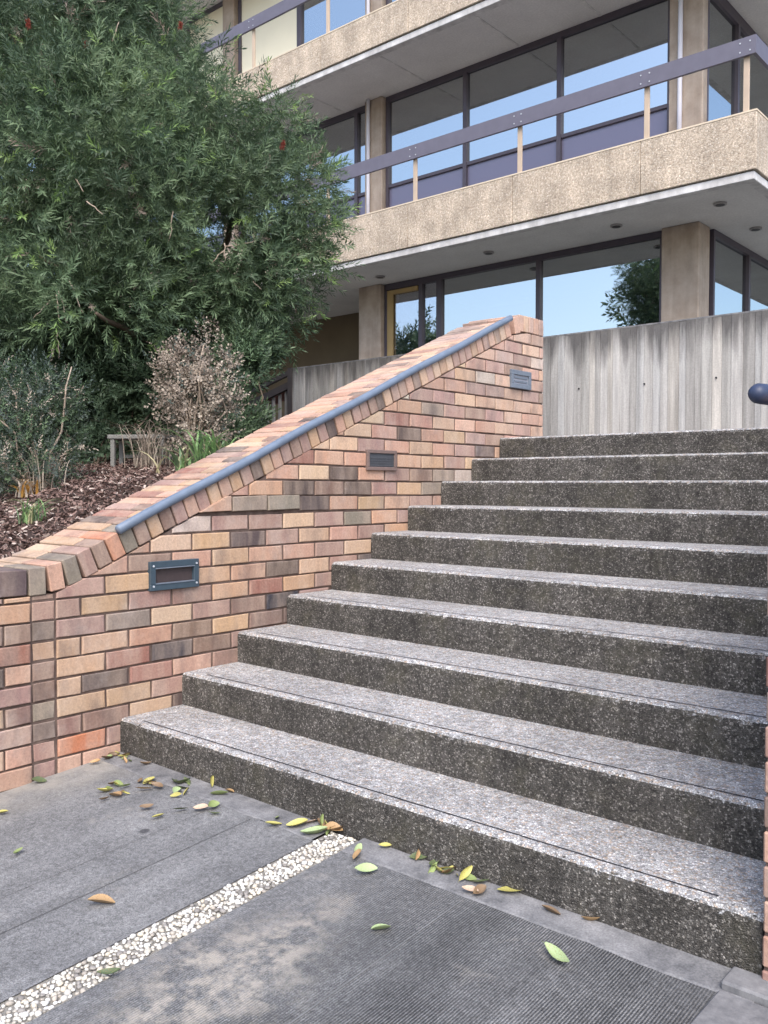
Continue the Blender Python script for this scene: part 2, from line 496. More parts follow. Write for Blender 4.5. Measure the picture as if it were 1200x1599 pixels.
def sheet(name, pts, mat, kind='structure'):
    """pts: list of rows (x list shared) -> grid sheet"""
    vs, fs = [], []
    nr, nc = len(pts), len(pts[0])
    for r in pts: vs += r
    for i in range(nr - 1):
        for j in range(nc - 1):
            a = i * nc + j
            fs.append((a, a + 1, a + nc + 1, a + nc))
    o = link(name, mesh_py(name, vs, fs, mat))
    return tag(o, kind=kind) if kind else o

GROUND_LOW = gz(-8.0) - .03
sheet('ground', [[(-300, -300, GROUND_LOW - .02), (300, -300, GROUND_LOW - .02)], [(-300, 400, GROUND_LOW - .02), (300, 400, GROUND_LOW - .02)]], MT['ground'])
# paving in front of the steps; the pebble channel is left open between the two bays
def pave(name, x0, x1):
    ys = [-8, -4, -2, -1.2, -.8, -.553]
    return sheet(name, [[(x0, y, gz(y)), (x1, y, gz(y))] for y in ys], MT['paving'])
pave('paving', 0.0, 1.376)
pave('paving', 1.508, 2.775)
pave('paving', 3.30, 9.0)
# narrow smooth margin along the foot of the steps, a few mm above, with a ragged edge
def margin(x0, x1):
    n = max(2, int((x1 - x0) / .03)); a = []; b = []; c = []
    for i in range(n + 1):
        x = x0 + (x1 - x0) * i / n
        y = -.556 + .012 * noise.noise(Vector((x * 4, 3, 0))) + .005 * noise.noise(Vector((x * 25, 9, 0)))
        a.append((x, y, gz(y) + .0005)); b.append((x, y + .006, gz(y) + .004)); c.append((x, -.40, gz(-.40) + .004))
    return sheet('step_margin', [a, b, c], MT['margin'])
margin(0.0, 1.372); margin(1.512, 2.86)
o = sheet('joint_line', [[(1.0595, -8, gz(-8) + .002), (1.062, -8, gz(-8) + .002)], [(1.0595, -.57, gz(-.57) + .002), (1.062, -.57, gz(-.57) + .002)]], MT['joint'])
o = sheet('joint_line', [[(.86, -8, gz(-8) + .002), (.8615, -8, gz(-8) + .002)], [(.86, -.57, gz(-.57) + .002), (.8615, -.57, gz(-.57) + .002)]], MT['joint'])
o = sheet('joint_line', [[(2.024, -8, gz(-8) + .002), (2.028, -8, gz(-8) + .002)], [(2.024, -.57, gz(-.57) + .002), (2.028, -.57, gz(-.57) + .002)]], MT['pale_joint'])

# upper terrace and landing
TZ = 1.57
TER = MB().box(-60, 60, 5.30, 80, -1.0, TZ)
tag(TER.build('terrace', MT['ground']), kind='structure')
LAND = MB().box(-.46, 3.3, 3.27, 5.30, -1.0, TZ)
tag(LAND.build('landing', MT['tread']), kind='structure')

# ================================================================== PEBBLE STRIP
ps = empty('pebble_strip', (1.442, -1.2, gz(-1.2)), label='band of white pebbles set across the grey paving, running to the first step', cat='pebble strip')
bed = MB(); bed.v = [(1.372 - 1.442, y + 1.2, gz(y) - gz(-1.2) - .004) for y in (-8, -.46)] + [(1.512 - 1.442, y + 1.2, gz(y) - gz(-1.2) - .004) for y in (-8, -.46)]
bed.f = [(0, 2, 3, 1)]
bed.build('bed', MT['pebble_bed'], ps)
def pebble_mesh(i):
    r = random.Random(i); n = 7; vs = []; fs = []
    ph = r.random() * 6
    vs.append((0, 0, 1))
    for k, (zz, rr) in enumerate(((.62, .72), (.0, 1.0), (-.6, .75))):
        for j in range(n):
            a = 2 * math.pi * (j + .5 * k) / n
            q = rr * (1 + .13 * math.sin(2 * a + ph) + r.uniform(-.08, .08))
            vs.append((q * math.cos(a), q * math.sin(a), zz + r.uniform(-.06, .06)))
    for j in range(n):
        fs.append((0, 1 + j, 1 + (j + 1) % n))
        for k in range(2):
            a = 1 + k * n; b = a + n
            fs.append((a + j, b + j, b + (j + 1) % n, a + (j + 1) % n))
    return vs, fs
PM = []
for i in range(6):
    vs, fs = pebble_mesh(i); PM.append((vs, fs, mesh_py('pebble', vs, fs, MT['pebble'], True)))
pts = []
tries = 0
cell = {}
while len(pts) < 3000 and tries < 60000:
    tries += 1
    y = -3.4 + 2.93 * random.random()
    x = random.uniform(1.386, 1.500)
    rr = random.uniform(.0055, .0115)
    key = (int(x / .03), int(y / .03)); ok = True
    for dx in (-1, 0, 1):
        for dy in (-1, 0, 1):
            for (px, py, pr_) in cell.get((key[0] + dx, key[1] + dy), ()):
                if (px - x) ** 2 + (py - y) ** 2 < ((pr_ + rr) * .83) ** 2: ok = False; break
            if not ok: break
        if not ok: break
    if not ok: continue
    cell.setdefault(key, []).append((x, y, rr)); pts.append((x, y, rr))
def seen_size(p):
    d = Vector((p[0], p[1], 0)) - CAM
    return (p[2] / d.length) if p[1] > -1.72 else 0
pts.sort(key=seen_size, reverse=True)
PCOL = [(.60, .57, .51), (.50, .46, .39), (.68, .66, .61), (.38, .34, .29), (.60, .53, .42), (.26, .24, .22), (.72, .70, .67)]
jv, jf = [], []
for i, (x, y, rr) in enumerate(pts):
    k = random.randrange(6); a = random.random() * 6.28
    sc = Vector((rr * random.uniform(.85, 1.25), rr * random.uniform(.8, 1.1), rr * random.uniform(.55, .8)))
    zc = gz(y) - gz(-1.2) - .002 + random.uniform(-.002, .004)
    M4 = Matrix.Translation((x - 1.442, y + 1.2, zc)) @ Matrix.Rotation(a, 4, 'Z') @ Matrix.Rotation(random.uniform(-.3, .3), 4, 'X') @ Matrix.Diagonal((*sc, 1))
    if i < 300:
        o = link('pebble', PM[k][2], ps); o.matrix_local = M4
        setcol(o, random.choice(PCOL), random.uniform(.8, 1.1))
    else:
        b = len(jv); jv += [tuple(M4 @ Vector(v)) for v in PM[k][0]]; jf += [tuple(b + t for t in f) for f in PM[k][1]]
MP = Mat('pebble_mass', .55, .4)
pv = MP.voro(70); MP.base(MP.ramp(MP.sep(pv.outputs['Color'])[0], [(0, (.26, .24, .21)), (.3, (.54, .50, .43)), (1, (.70, .68, .64))]))
o = link('small_pebbles', mesh_py('small_pebbles', jv, jf, MP.m, True), ps); o['kind'] = 'stuff'

# ================================================================== STAIRCASE
RZ, TY, SW = .1568, .3448, 2.848
st = empty('staircase', (1.4, Y0, 0), label='wide flight of ten exposed-aggregate concrete steps beside the brick wall', cat='stairs')
def step_mesh(n):
    yf = Y0 + TY * (n - 1); zt = RZ * n; zb = (RZ * (n - 1) - .012) if n > 1 else -.10
    yb = yf + TY + .02 if n < 10 else 3.27
    nx = 120
    prof = [(yf, zb, 0), (yf - .001, zb + .05, 0), (yf, zt - .024, 0), (yf + .004, zt - .011, 0), (yf + .011, zt - .0035, 1), (yf + .024, zt, 1), (yf + .10, zt, 1), (yb, zt, 1)]
    vs, fs, mi = [], [], []
    for i in range(nx + 1):
        x = .003 + (SW - .006) * i / nx
        for j, (y, z, m) in enumerate(prof):
            q = .0022 * noise.noise(Vector((x * 30, n * 7.1, j * 1.3))) + .004 * noise.noise(Vector((x * 2.2, n * 3.1, 0)))
            e = 1 if j in (2, 3, 4, 5) else .5
            vs.append((x - 1.4, y + q * e - Y0, z + (.0022 * noise.noise(Vector((x * 34, n * 5.5, j * .7))) if 2 <= j <= 5 else 0)))
    m = len(prof)
    for i in range(nx):
        for j in range(m - 1):
            a = i * m + j
            fs.append((a, a + m, a + m + 1, a + 1)); mi.append(1 if j >= 3 else 0)
    # closed ends and back
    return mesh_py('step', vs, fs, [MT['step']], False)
for n in range(1, 11):
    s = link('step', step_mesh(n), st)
    if n <= 8:
        yf = Y0 + TY * (n - 1); zt = RZ * n
        vs, fs = [], []
        x0, x1 = .10 + .02 * (n % 3), 2.72 + (.0 if n == 1 else .10)
        k = 60
        for i in range(k + 1):
            x = x0 + (x1 - x0) * i / k
            wv = .0012 * noise.noise(Vector((x * 9, n, 0)))
            hw = .0034 if n < 5 else .0026
            vs += [(x - 1.4, yf + .045 + wv - hw - Y0, zt + .0015), (x - 1.4, yf + .045 + wv + hw - Y0, zt + .0015)]
        for i in range(k): fs.append((2 * i, 2 * i + 2, 2 * i + 3, 2 * i + 1))
        link('nosing_groove', mesh_py('nosing_groove', vs, fs, MT['groove']), s)

# ================================================================== BRICK WALL (left)
CL = dict(T=(186, 146, 108), P=(186, 139, 113), K=(158, 122, 109), B=(132, 102, 88), D=(92, 77, 72), G=(128, 117, 101), R=(148, 96, 80),
          C=(196, 160, 126), N=(56, 55, 63), W=(186, 172, 158), O=(178, 112, 78), V=(88, 70, 71))
def mute(c, f=.80):
    g = sum(c) / 3
    return tuple(g + (x - g) * f for x in c)
CL = {k: mute(s2l(v), .88 if k == 'O' else .80) for k, v in CL.items()}
MAP = {
 9: {0: 'P', 1: 'B', 2: 'P', 3: 'T', 4: 'P', 5: 'P', 6: 'K', 7: 'C'},
 8: {0: 'K', 1: 'T', 2: 'T', 3: 'T', 4: 'P', 5: 'D', 6: 'C', 7: 'K', 8: 'N'},
 7: {-1: 'K', 0: 'T', 1: 'K', 2: 'B', 3: 'T', 4: 'R', 5: 'T', 6: 'K'},
 6: {0: 'K', 1: 'G', 2: 'C', 3: 'K', 4: 'B', 5: 'N', 6: 'K'},
 5: {-1: 'T', 0: 'T', 1: 'P', 2: 'B', 3: 'T', 4: 'B'},
 4: {0: 'T', 1: 'R', 2: 'N', 3: 'B'}, 3: {-1: 'T', 0: 'D', 1: 'R', 2: 'P', 3: 'K'},
 2: {0: 'T', 1: 'T', 2: 'K'}, 1: {-1: 'B', 0: 'B', 1: 'T'}, 0: {0: 'O', 1: 'K'},
 10: {1: 'P', 2: 'C', 3: 'T', 4: 'D', 5: 'K', 6: 'T', 7: 'P', 8: 'K'},
 11: {2: 'W', 3: 'K', 4: 'K', 5: 'C', 6: 'K', 7: 'G', 8: 'P', 9: 'K'},
 12: {3: 'P', 4: 'G', 5: 'G', 6: 'D', 7: 'P', 8: 'T', 9: 'C', 10: 'K'},
 13: {4: 'T', 5: 'D', 6: 'B', 7: 'D', 8: 'K', 9: 'T', 10: 'G'},
 14: {5: 'P', 6: 'C', 7: 'D', 8: 'P', 9: 'K', 10: 'B', 11: 'G'},
 15: {5: 'R', 6: 'P', 7: 'P', 8: 'B', 9: 'T', 10: 'T', 11: 'K'},
 16: {7: 'C', 8: 'K', 9: 'P', 10: 'T', 11: 'P', 12: 'K', 13: 'N'},
 17: {8: 'P', 9: 'D', 10: 'P', 11: 'T', 12: 'K'}}
LEFT = {-1: 'P', 8: 'T', 7: 'T', 6: 'B', 5: 'R', 4: 'P', 3: 'K', 2: 'B', 1: 'K'}
HEAD = {-1: 'K', 8: 'B', 7: 'K', 6: 'D', 5: 'T', 4: 'B', 3: 'B', 2: 'G', 1: 'D', 0: 'K'}
ZB, CH, BL = .044, .086, .24
JT = .0102

# front top line of the coping, as (y, z)
PATH = [(-3.2, .872), (-.86, .872), (-.74, .892), (-.62, .938), (2.84, 2.452), (2.93, 2.487), (3.262, 2.490)]
def topline(y):
    for (a, za), (b, zb) in zip(PATH, PATH[1:]):
        if y <= b: return za + (zb - za) * (y - a) / (b - a)
    return PATH[-1][1]
def cophz(y):
    return .108 if (y < -.80 or y > 2.93) else .122
def under(y): return topline(y) - cophz(y) - .006

def clip(poly, f):
    """keep the part of the polygon where f(p) >= 0"""
    out = []
    for i in range(len(poly)):
        a, b = poly[i], poly[(i + 1) % len(poly)]
        fa, fb = f(a), f(b)
        if fa >= 0: out.append(a)
        if (fa >= 0) != (fb >= 0):
            t = fa / (fa - fb); out.append((a[0] + (b[0] - a[0]) * t, a[1] + (b[1] - a[1]) * t))
    return out
def area(p):
    return abs(sum(p[i][0] * p[(i + 1) % len(p)][1] - p[(i + 1) % len(p)][0] * p[i][1] for i in range(len(p)))) / 2

def brick_poly_mesh(poly, depth=.10, ch=.0035):
    """poly in local (y,z), front face looks to +x"""
    cx = sum(p[0] for p in poly) / len(poly); cz = sum(p[1] for p in poly) / len(poly)
    # orientation
    s = sum(poly[i][0] * poly[(i + 1) % len(poly)][1] - poly[(i + 1) % len(poly)][0] * poly[i][1] for i in range(len(poly)))
    if s < 0: poly = poly[::-1]
    n = len(poly); ins = []
    for i in range(n):
        d = Vector((cx - poly[i][0], cz - poly[i][1])); L = max(d.length, 1e-6)
        k = min(ch * 1.5, L * .4)
        jit = random.uniform(.7, 1.5)
        ins.append((poly[i][0] + (d.x / L if abs(d.x) > 1e-6 else 0) * k * jit * 1.2, poly[i][1] + math.copysign(min(k, abs(d.y) * .5), d.y) * .6 * jit))
    vs = [(-depth, a, b) for a, b in poly] + [(-ch, a, b) for a, b in poly] + [(random.uniform(-.0008, .0008), a, b) for a, b in ins]
    fs = []
    for r in (0, n):
        for i in range(n):
            j = (i + 1) % n
            fs.append((r + i, r + j, r + n + j, r + n + i))
    fs.append(tuple(2 * n + i for i in range(n)))
    return mesh_py('brick', vs, fs, MT['brick'])
STD = {}
def std_brick(L, v):
    key = (round(L, 3), v)
    if key not in STD:
        h = CH - JT; w = L - JT
        e = lambda: random.uniform(-.0022, .0022)
        STD[key] = brick_poly_mesh([(-w / 2 + e(), -h / 2 + e()), (w / 2 + e(), -h / 2 + e()), (w / 2 + e(), h / 2 + e()), (-w / 2 + e(), h / 2 + e())])
    return STD[key]

WB = (-.15, .9, .5)
wall = empty('brick_wall', (0, 1.0, 0), label='mottled tan and brown brick retaining wall with sloping coping left of the steps', cat='brick wall')
light_rects = [(-.287, -.007, .727, .865), (1.229, 1.501, 1.316, 1.440), (2.790, 3.062, 1.940, 2.072)]
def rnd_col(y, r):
    if r >= 15 or y > 1.9:  # upper wall draws a paler, pinker mix, glare put into the colour
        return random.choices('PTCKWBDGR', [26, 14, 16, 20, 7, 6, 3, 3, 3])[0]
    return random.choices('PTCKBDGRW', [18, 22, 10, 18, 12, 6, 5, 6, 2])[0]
nb = 0
stuffv, stufff = [], []
def step_top(y):
    n = math.floor((y - Y0) / TY) + 1
    return RZ * max(0, min(10, n)) if y >= Y0 else gz(y)
def add_brick(y0, y1, r, code, xoff=0.0):
    global nb
    zlo, zhi = ZB + CH * r, ZB + CH * (r + 1)
    ga = JT / 2
    rect = [(y0 + ga, zlo + ga), (y1 - ga, zlo + ga), (y1 - ga, zhi - ga), (y0 + ga, zhi - ga)]
    if zhi - ga < min(step_top(y0 + .01), step_top(y1 - .01)) - .01: return
    uncut = all(p[1] <= under(p[0]) for p in rect)
    ym, zm = (y0 + y1) / 2, (zlo + zhi) / 2
    jx = random.uniform(-.0022, .0022) + xoff
    if uncut and not (r <= -1):
        me = std_brick(y1 - y0, random.randrange(12)); loc = (jx, ym - 1.0, zm)
    else:
        poly = clip(rect, lambda p: under(p[0]) - .003 - p[1])
        if len(poly) < 3 or area(poly) < 4e-4: return
        cy = sum(p[0] for p in poly) / len(poly); cz = sum(p[1] for p in poly) / len(poly)
        me = brick_poly_mesh([(p[0] - cy, p[1] - cz) for p in poly]); loc = (jx, cy - 1.0, cz)
    o = link('brick', me, wall, loc)
    o.rotation_euler = (random.uniform(-.006, .006), 0, random.uniform(-.012, .012))
    c = Vector(CL[code]); h = random.uniform(.88, 1.10)
    if ym > 1.6: c = c.lerp(Vector((.62, .44, .36)), min(.30, (ym - 1.6) * .22))  # upper bricks blended to pale pink, standing in for glare
    c = Vector((c.x * random.uniform(.96, 1.04), c.y * random.uniform(.96, 1.04), c.z * random.uniform(.95, 1.05)))
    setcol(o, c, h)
    nb += 1
    if r >= 12 and ym < 1.5: o.location.z += .006 * min(1, (1.5 - ym) * 1.6)
    # opened bed joint near the middle of the wall
    if r == 12 and 3 <= (round((ym + .753 - .12) / BL)) <= 5:
        o.location.z += .007; o.location.x += .013; o.rotation_euler.x += .018
    return o
for r in range(-1, 29):
    even = (r % 2 == 0)
    row = MAP.get(r, {})
    if r == -1: row = {-1: 'P', 0: 'P', 1: 'K'}
    if r <= 8:
        add_brick(-.862, -.753, r, HEAD.get(r, random.choice('KBTD')), -.004)
        yy = -.862 if even else -.862 + .0
        first = .12 if even else BL
        y1 = -.862; L = first; k = 0
        while y1 > -2.0:
            y0 = y1 - L
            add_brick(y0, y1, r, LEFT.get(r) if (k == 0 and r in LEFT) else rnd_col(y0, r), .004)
            y1 = y0; L = BL; k += 1
    if not even:
        add_brick(-.753, -.633, r, row.get(-1, rnd_col(0, r))); ys = -.633
    else: ys = -.753
    k = 0
    while ys < 3.26 - .03:
        ye = min(ys + BL, 3.262)
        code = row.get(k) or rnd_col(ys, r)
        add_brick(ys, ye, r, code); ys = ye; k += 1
# core, mortar beds
core_y = [-3.2, -.86, -.74, -.62, -.2, .5, 1.2, 2.0, 2.84, 2.93, 3.255]
vs, fs = [], []
for y in core_y:
    zt = under(y) - .004
    for x in (-.0075, -.45): vs += [(x, y - 1.0, -.4), (x, y - 1.0, zt)]
for i in range(len(core_y) - 1):
    a = i * 4; b = a + 4
    fs += [(a, b, b + 1, a + 1), (a + 2, a + 3, b + 3, b + 2), (a + 1, b + 1, b + 3, a + 3)]
fs += [(0, 1, 3, 2), (len(vs) - 4, len(vs) - 2, len(vs) - 1, len(vs) - 3)]
link('mortar', mesh_py('mortar', vs, fs, MT['mortar']), wall)
# header faces on the far end of the wall
endm = MB()
for r in range(17, 28):
    for j in range(2):
        x1 = -.004 - j * .225; endm.box(x1 - .215, x1, 2.25, 2.263, ZB + CH * r + .005, ZB + CH * (r + 1) - .005)
o = endm.build('end_brickwork', MT['brick'], wall); o['kind'] = 'stuff'; setcol(o, CL['K'])
# coping: bricks on edge laid across the wall, two to a row
def coping_row(y, ang, wid, hgt, code, code2, split):
    """one row across the wall; y,z of the top front edge centre"""
    z = topline(y)
    for (xa, xb, cd) in ((-split, .0, code), (-.462, -split - .008, code2)):
        L = xb - xa
        c = .004
        m = MB().box(-L / 2, L / 2, -wid / 2 + .004, wid / 2 - .004, -hgt, 0)
        me = mesh_py('coping_brick', m.v, m.f, MT['brick'])
        bm = bmesh.new(); bm.from_mesh(me)
        bmesh.ops.bevel(bm, geom=list(bm.edges), offset=c, segments=1, affect='EDGES')
        bm.to_mesh(me); bm.free()
        o = link('coping_brick', me, wall, (xa + L / 2 + random.uniform(-.002, .003), y - 1.0, z + random.uniform(-.003, .002)))
        o.rotation_euler = (ang + random.uniform(-.015, .015), 0, random.uniform(-.01, .01))
        cc = Vector(CL[cd])
        if y > 1.4: cc = cc.lerp(Vector((.62, .44, .36)), .2)  # upper coping paled as well, haze carried in its colour
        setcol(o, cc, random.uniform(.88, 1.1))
cop_cols = 'VGPGKBTGBDTKDPKKKDTKKDTKKDBTPKDKTPKPTKPKPPTPKPTKPPK'
y = -2.6
while y < -.90:
    w = .115; coping_row(y, 0, w * 2 if y > -1.1 else w, .108, 'V', random.choice('VKB'), .23); y += w if y < -1.1 else .2
ang0 = math.atan(.4376)
seq = [(-.835, .03, .083, 'G'), (-.757, .16, .076, 'P'), (-.690, .30, .076, 'G'), (-.622, .39, .074, 'K')]
for i, (yy, a, w, c) in enumerate(seq): coping_row(yy, a, w, .118, c, random.choice('CTPK'), .23)
yy = -.552; i = 0; pit = .0765 * math.cos(ang0)
first = 'BOGBTBKPKTPTKDTPKBKTKDPTKKBDTKBPDTK'
while yy < 2.80:
    cd = first[i] if i < len(first) else random.choice('PTKPCKB')
    coping_row(yy, ang0 + random.uniform(-.01, .01), .0765, .112, cd, random.choice('TPKCPTDRP'), .23 if i % 2 else .15)
    yy += pit; i += 1
coping_row(2.873, .22, .082, .122, 'P', 'K', .23)
for k, c in enumerate('PTKPK'):
    coping_row(2.948 + k * .0695, 0, .069, .120, c, 'K', .23)
# pale mortar smear at the wall foot near the first step
sm = MB()
for k in range(16):
    yk = -.80 + k * .024
    zg = gz(yk)
    a, b = .010 + .006 * random.random(), .014 + .016 * random.random()
    sm.box(.0, a, yk, yk + .026, zg - .01, zg + b)
sm.build('mortar_smear', MT['mortar_smear'], wall, True, .003)

# metal rail along the front edge of the coping
m = MB()
off = .008
p0 = Vector((.004, -.445, topline(-.445) + off)); p1 = Vector((.004, 2.79, topline(2.79) + off))
n = 24; P = [p0.lerp(p1, k / n) + Vector((0, 0, .004 * math.sin(k * .9))) for k in range(n + 1)]
m.tube([P[0] - (P[1] - P[0]) * .05] + P + [P[-1] + (P[1] - P[0]) * .05], [.018] + [.0228] * (n + 1) + [.018], 14)
hr = m.build('handrail', MT['rail_steel'], None, True)
tag(hr, 'blue-grey metal tube rail lying along the sloping brick coping', 'rail')

# recessed step lights
def wall_light(rect, mf, ml, label, style):
    y0, y1, z0, z1 = rect; w, h = y1 - y0, z1 - z0
    t = empty('wall_light', (.004, (y0 + y1) / 2, z0), label=label, cat='wall light', group='recessed lights in the brick wall')
    fr = MB(); b = (.030, .021, .034)[style]
    fr.box(-.03, .014, -w / 2, w / 2, 0, b).box(-.03, .014, -w / 2, w / 2, h - b, h)
    fr.box(-.03, .0142, -w / 2, -w / 2 + b, b, h - b).box(-.03, .0142, w / 2 - b, w / 2, b, h - b)
    fr.build('frame', MT[mf], t, False, .002)
    le = MB().box(-.04, -.004 if style == 0 else .004, -w / 2 + b, w / 2 - b, b, h - b).build('lens', MT[ml], t)
    if style == 0:
        lip = MB(); q = b + .004
        lip.box(0, .017, -w / 2 + q - .006, w / 2 - q + .006, h - q - .001, h - q + .004)
        lip.box(0, .017, -w / 2 + q - .006, w / 2 - q + .006, q - .004, q + .001)
        lip.build('lip', MT['paleframe'], t)
        for a in (-1, 1):
            for z in (b * .7, h - b * .7):
                s_ = MB().tube([(.012, a * (w / 2 - b * .55), z), (.0175, a * (w / 2 - b * .55), z)], .005, 8).build('screw', MT['screw'], t)
    if style == 2:
        for k in range(2):
            MB().box(.004, .009, -w / 2 + .05, w / 2 - .05, .045 + k * .028, .058 + k * .028).build('louvre', MT['paleframe'], t)
    if style == 1:
        for k in range(4):
            MB().box(.004, .007, -w / 2 + b, w / 2 - b, b + .006 + k * .015, b + .012 + k * .015).build('louvre', MT['lens_grey'], t)
wall_light(light_rects[0], 'bluegrey', 'lens_dark', 'blue-grey framed light with screws, lowest on the brick wall near the first steps', 0)
wall_light(light_rects[1], 'pinkframe', 'lens_grey', 'brown framed light with grey louvred face halfway up the brick wall', 1)
wall_light(light_rects[2], 'paleframe', 'lens_pale', 'pale blue-grey square light at the top end of the brick wall', 2)

# ================================================================== RIGHT BRICK WALL
rw = empty('brick_wall', (3.06, 1.0, 0), label='brick wall end at the right edge of the steps, seen edge-on', cat='brick wall')
RX0, RX1, RY = 2.848, 3.32, -.470
def rtop(y): return 1.30 + .4376 * (y - RY) if y < 2.9 else 1.30 + .4376 * (2.9 - RY)
for r in range(-1, 14):
    zz = ZB + CH * r
    xs = [RX0, RX0 + .11, RX0 + .345, RX1] if r % 2 else [RX0, RX0 + .23, RX1]
    for a, b in zip(xs, xs[1:]):
        w = b - a - JT
        m = MB().box(-w / 2, w / 2, 0, .10, -.038, .038)
        me = mesh_py('brick', m.v, m.f, MT['brick'])
        bm = bmesh.new(); bm.from_mesh(me); bmesh.ops.bevel(bm, geom=list(bm.edges), offset=.004, segments=1, affect='EDGES'); bm.to_mesh(me); bm.free()
        o = link('brick', me, rw, ((a + b) / 2 - 3.06 + random.uniform(-.002, .002), RY - 1.0, zz + CH / 2))
        setcol(o, CL[random.choice('PTKRBRODP')], random.uniform(.8, 1.0))
# side brickwork facing the stairs (turned away from the camera), joined
sd = MB()
for r in range(-1, 31):
    zz = ZB + CH * r; ys = RY + .11 + (.12 if r % 2 else .0)
    while ys < 3.2:
        ye = min(ys + BL, 3.25)
        if zz + CH < rtop(ys) - .11 and zz + CH > step_top(ye) - .02:
            sd.box(RX0 - 3.06, RX0 + .10 - 3.06, ys - 1.0 + .005, ye - 1.0 - .005, zz + .005, zz + CH - .005)
        ys = ye
o = sd.build('side_brickwork', MT['brick'], rw); o['kind'] = 'stuff'; setcol(o, CL['P'])
vs = []; fs = []
for y in (RY + .008, 2.9, 3.25):
    zt = rtop(y) - .115
    for x in (RX0 + .008, RX1 - .008): vs += [(x - 3.06, y - 1, -.3), (x - 3.06, y - 1, zt)]
for i in range(2):
    a = i * 4; b = a + 4
    fs += [(a, a + 1, b + 1, b), (a + 2, b + 2, b + 3, a + 3), (a + 1, a + 3, b + 3, b + 1)]
fs += [(0, 2, 3, 1), (8, 9, 11, 10)]
link('mortar', mesh_py('mortar', vs, fs, MT['mortar']), rw)
yy = RY + .04
i = 0
while yy < 2.9:
    m = MB().box(-.232, .232, -.034, .034, -.11, 0)
    me = mesh_py('coping_brick', m.v, m.f, MT['brick'])
    bm = bmesh.new(); bm.from_mesh(me); bmesh.ops.bevel(bm, geom=list(bm.edges), offset=.004, segments=1, affect='EDGES'); bm.to_mesh(me); bm.free()
    o = link('coping_brick', me, rw, (.029, yy - 1.0, rtop(yy))); o.rotation_euler = (ang0, 0, 0)
    setcol(o, CL[random.choice('PTKRBPT')], random.uniform(.85, 1.05)); yy += pit
# its rail: rounded end hangs just past the wall end
a = Vector((2.803, -.415, 1.456)); b = Vector((2.93, 2.8, 2.90)); a2 = Vector((2.815, -.15, 1.462))
d = (a2 - a).normalized()
m = MB(); m.tube([a - d * .014, a - d * .005, a + d * .012, a + d * .05, a2, a2 + Vector((.003, .06, .018)), b], [.008, .020, .0255, .0265, .0265, .0265, .0265], 16)
hr2 = m.build('handrail', MT['rail_shaded'], None, True)
tag(hr2, 'shade-darkened blue rounded end of the right-hand metal rail poking into the frame', 'rail')
for k in range(3):
    q = a.lerp(b, .12 + .36 * k)
    MB().tube([q, (q.x + .02, q.y, rtop(q.y) - .01)], .012, 8).build('rail_bracket', MT['rail_steel'], hr2, True)

# kerb stones at the lower right corner
ke = empty('kerb', (3.0, -.9, 0), label='dark stone edging blocks on the paving at the foot of the right wall', cat='kerb')
ky = -.447
for k, L in enumerate((.100, .40, .40, .40, .40)):
    m = MB().box(2.777 - 3.0, 3.30 - 3.0, ky - L + .004 + .9, ky - .003 + .9, -.12 + gz(ky), gz(ky - L / 2) + .022)
    o = m.build('kerb_stone', MT['kerb'], ke, False, .006)
    ky -= L

# ================================================================== BOARD-MARKED CONCRETE WALL
cw = empty('concrete_wall', (-1.9, 5.2, TZ), label='grey board-marked concrete parapet wall behind the top of the steps', cat='concrete wall')
x = -4.90; i = 0
MB().box(-3.0, 9.9, .012, .14, -.6, 1.150).build('core', MT['kerb'], cw)
bc = [(.43, .41, .385), (.38, .365, .34), (.47, .45, .425), (.34, .325, .305), (.46, .43, .39), (.42, .41, .395)]
TOPW = 2.722
while x < 4.2:
    w = random.choice([.055, .065, .075, .085, .10])
    dpt = random.uniform(.0, .009)
    m = MB().box(-w / 2 + .0012, w / 2 - .0012, -.012 - dpt, .012, -.62, 1.152 + random.uniform(-.002, .002))
    me = mesh_py('board_strip', m.v, m.f, MT['board'])
    # keep world-like heights for the weathering: object sits at the wall foot, mesh z starts there
    for v in me.vertices: v.co.z += TZ
    o = link('board_strip', me, cw, (x + w / 2 + 1.9, 0, -TZ))
    setcol(o, random.choice(bc), random.uniform(.86, 1.06))
    x += w
MB().box(-3.0, 9.9, -.016, .15, 1.1525, 1.166).build('top_edge', MT['kerb'], cw)
for (hx, hz_) in ((.609, 2.183), (-.062, 2.178), (-.742, 2.181)):
    MB().tube([(hx + 1.9, -.028, hz_ - TZ), (hx + 1.9, .0, hz_ - TZ)], .008, 10).build('tie_hole', MT['groove'], cw)

# stair railing running down behind the garden, left of the concrete wall
sr = empty('stair_railing', (-5.3, 5.2, 2.0), label='dark timber stair railing with pale balusters behind the tree', cat='railing')
def beam(m, a, b, h, t):
    a = Vector(a); b = Vector(b); i0 = len(m.v)
    for p in (a, b):
        for dy in (-t / 2, t / 2):
            for dz in (-h / 2, h / 2): m.v.append((p.x, p.y + dy, p.z + dz))
    m.f += [(i0, i0 + 1, i0 + 5, i0 + 4), (i0 + 2, i0 + 6, i0 + 7, i0 + 3), (i0 + 1, i0 + 3, i0 + 7, i0 + 5), (i0, i0 + 4, i0 + 6, i0 + 2), (i0, i0 + 2, i0 + 3, i0 + 1), (i0 + 4, i0 + 5, i0 + 7, i0 + 6)]
    return m
beam(MB(), (.44, 0, .70), (-1.6, 0, .17), .06, .05).build('top_rail', MT['stair_timber'], sr)
beam(MB(), (.44, .02, .55), (-1.6, .02, .02), .09, .045).build('lower_rail', MT['stair_timber'], sr)
MB().box(.36, .44, -.03, .05, -.5, .74).build('newel_post', MT['stair_timber'], sr)
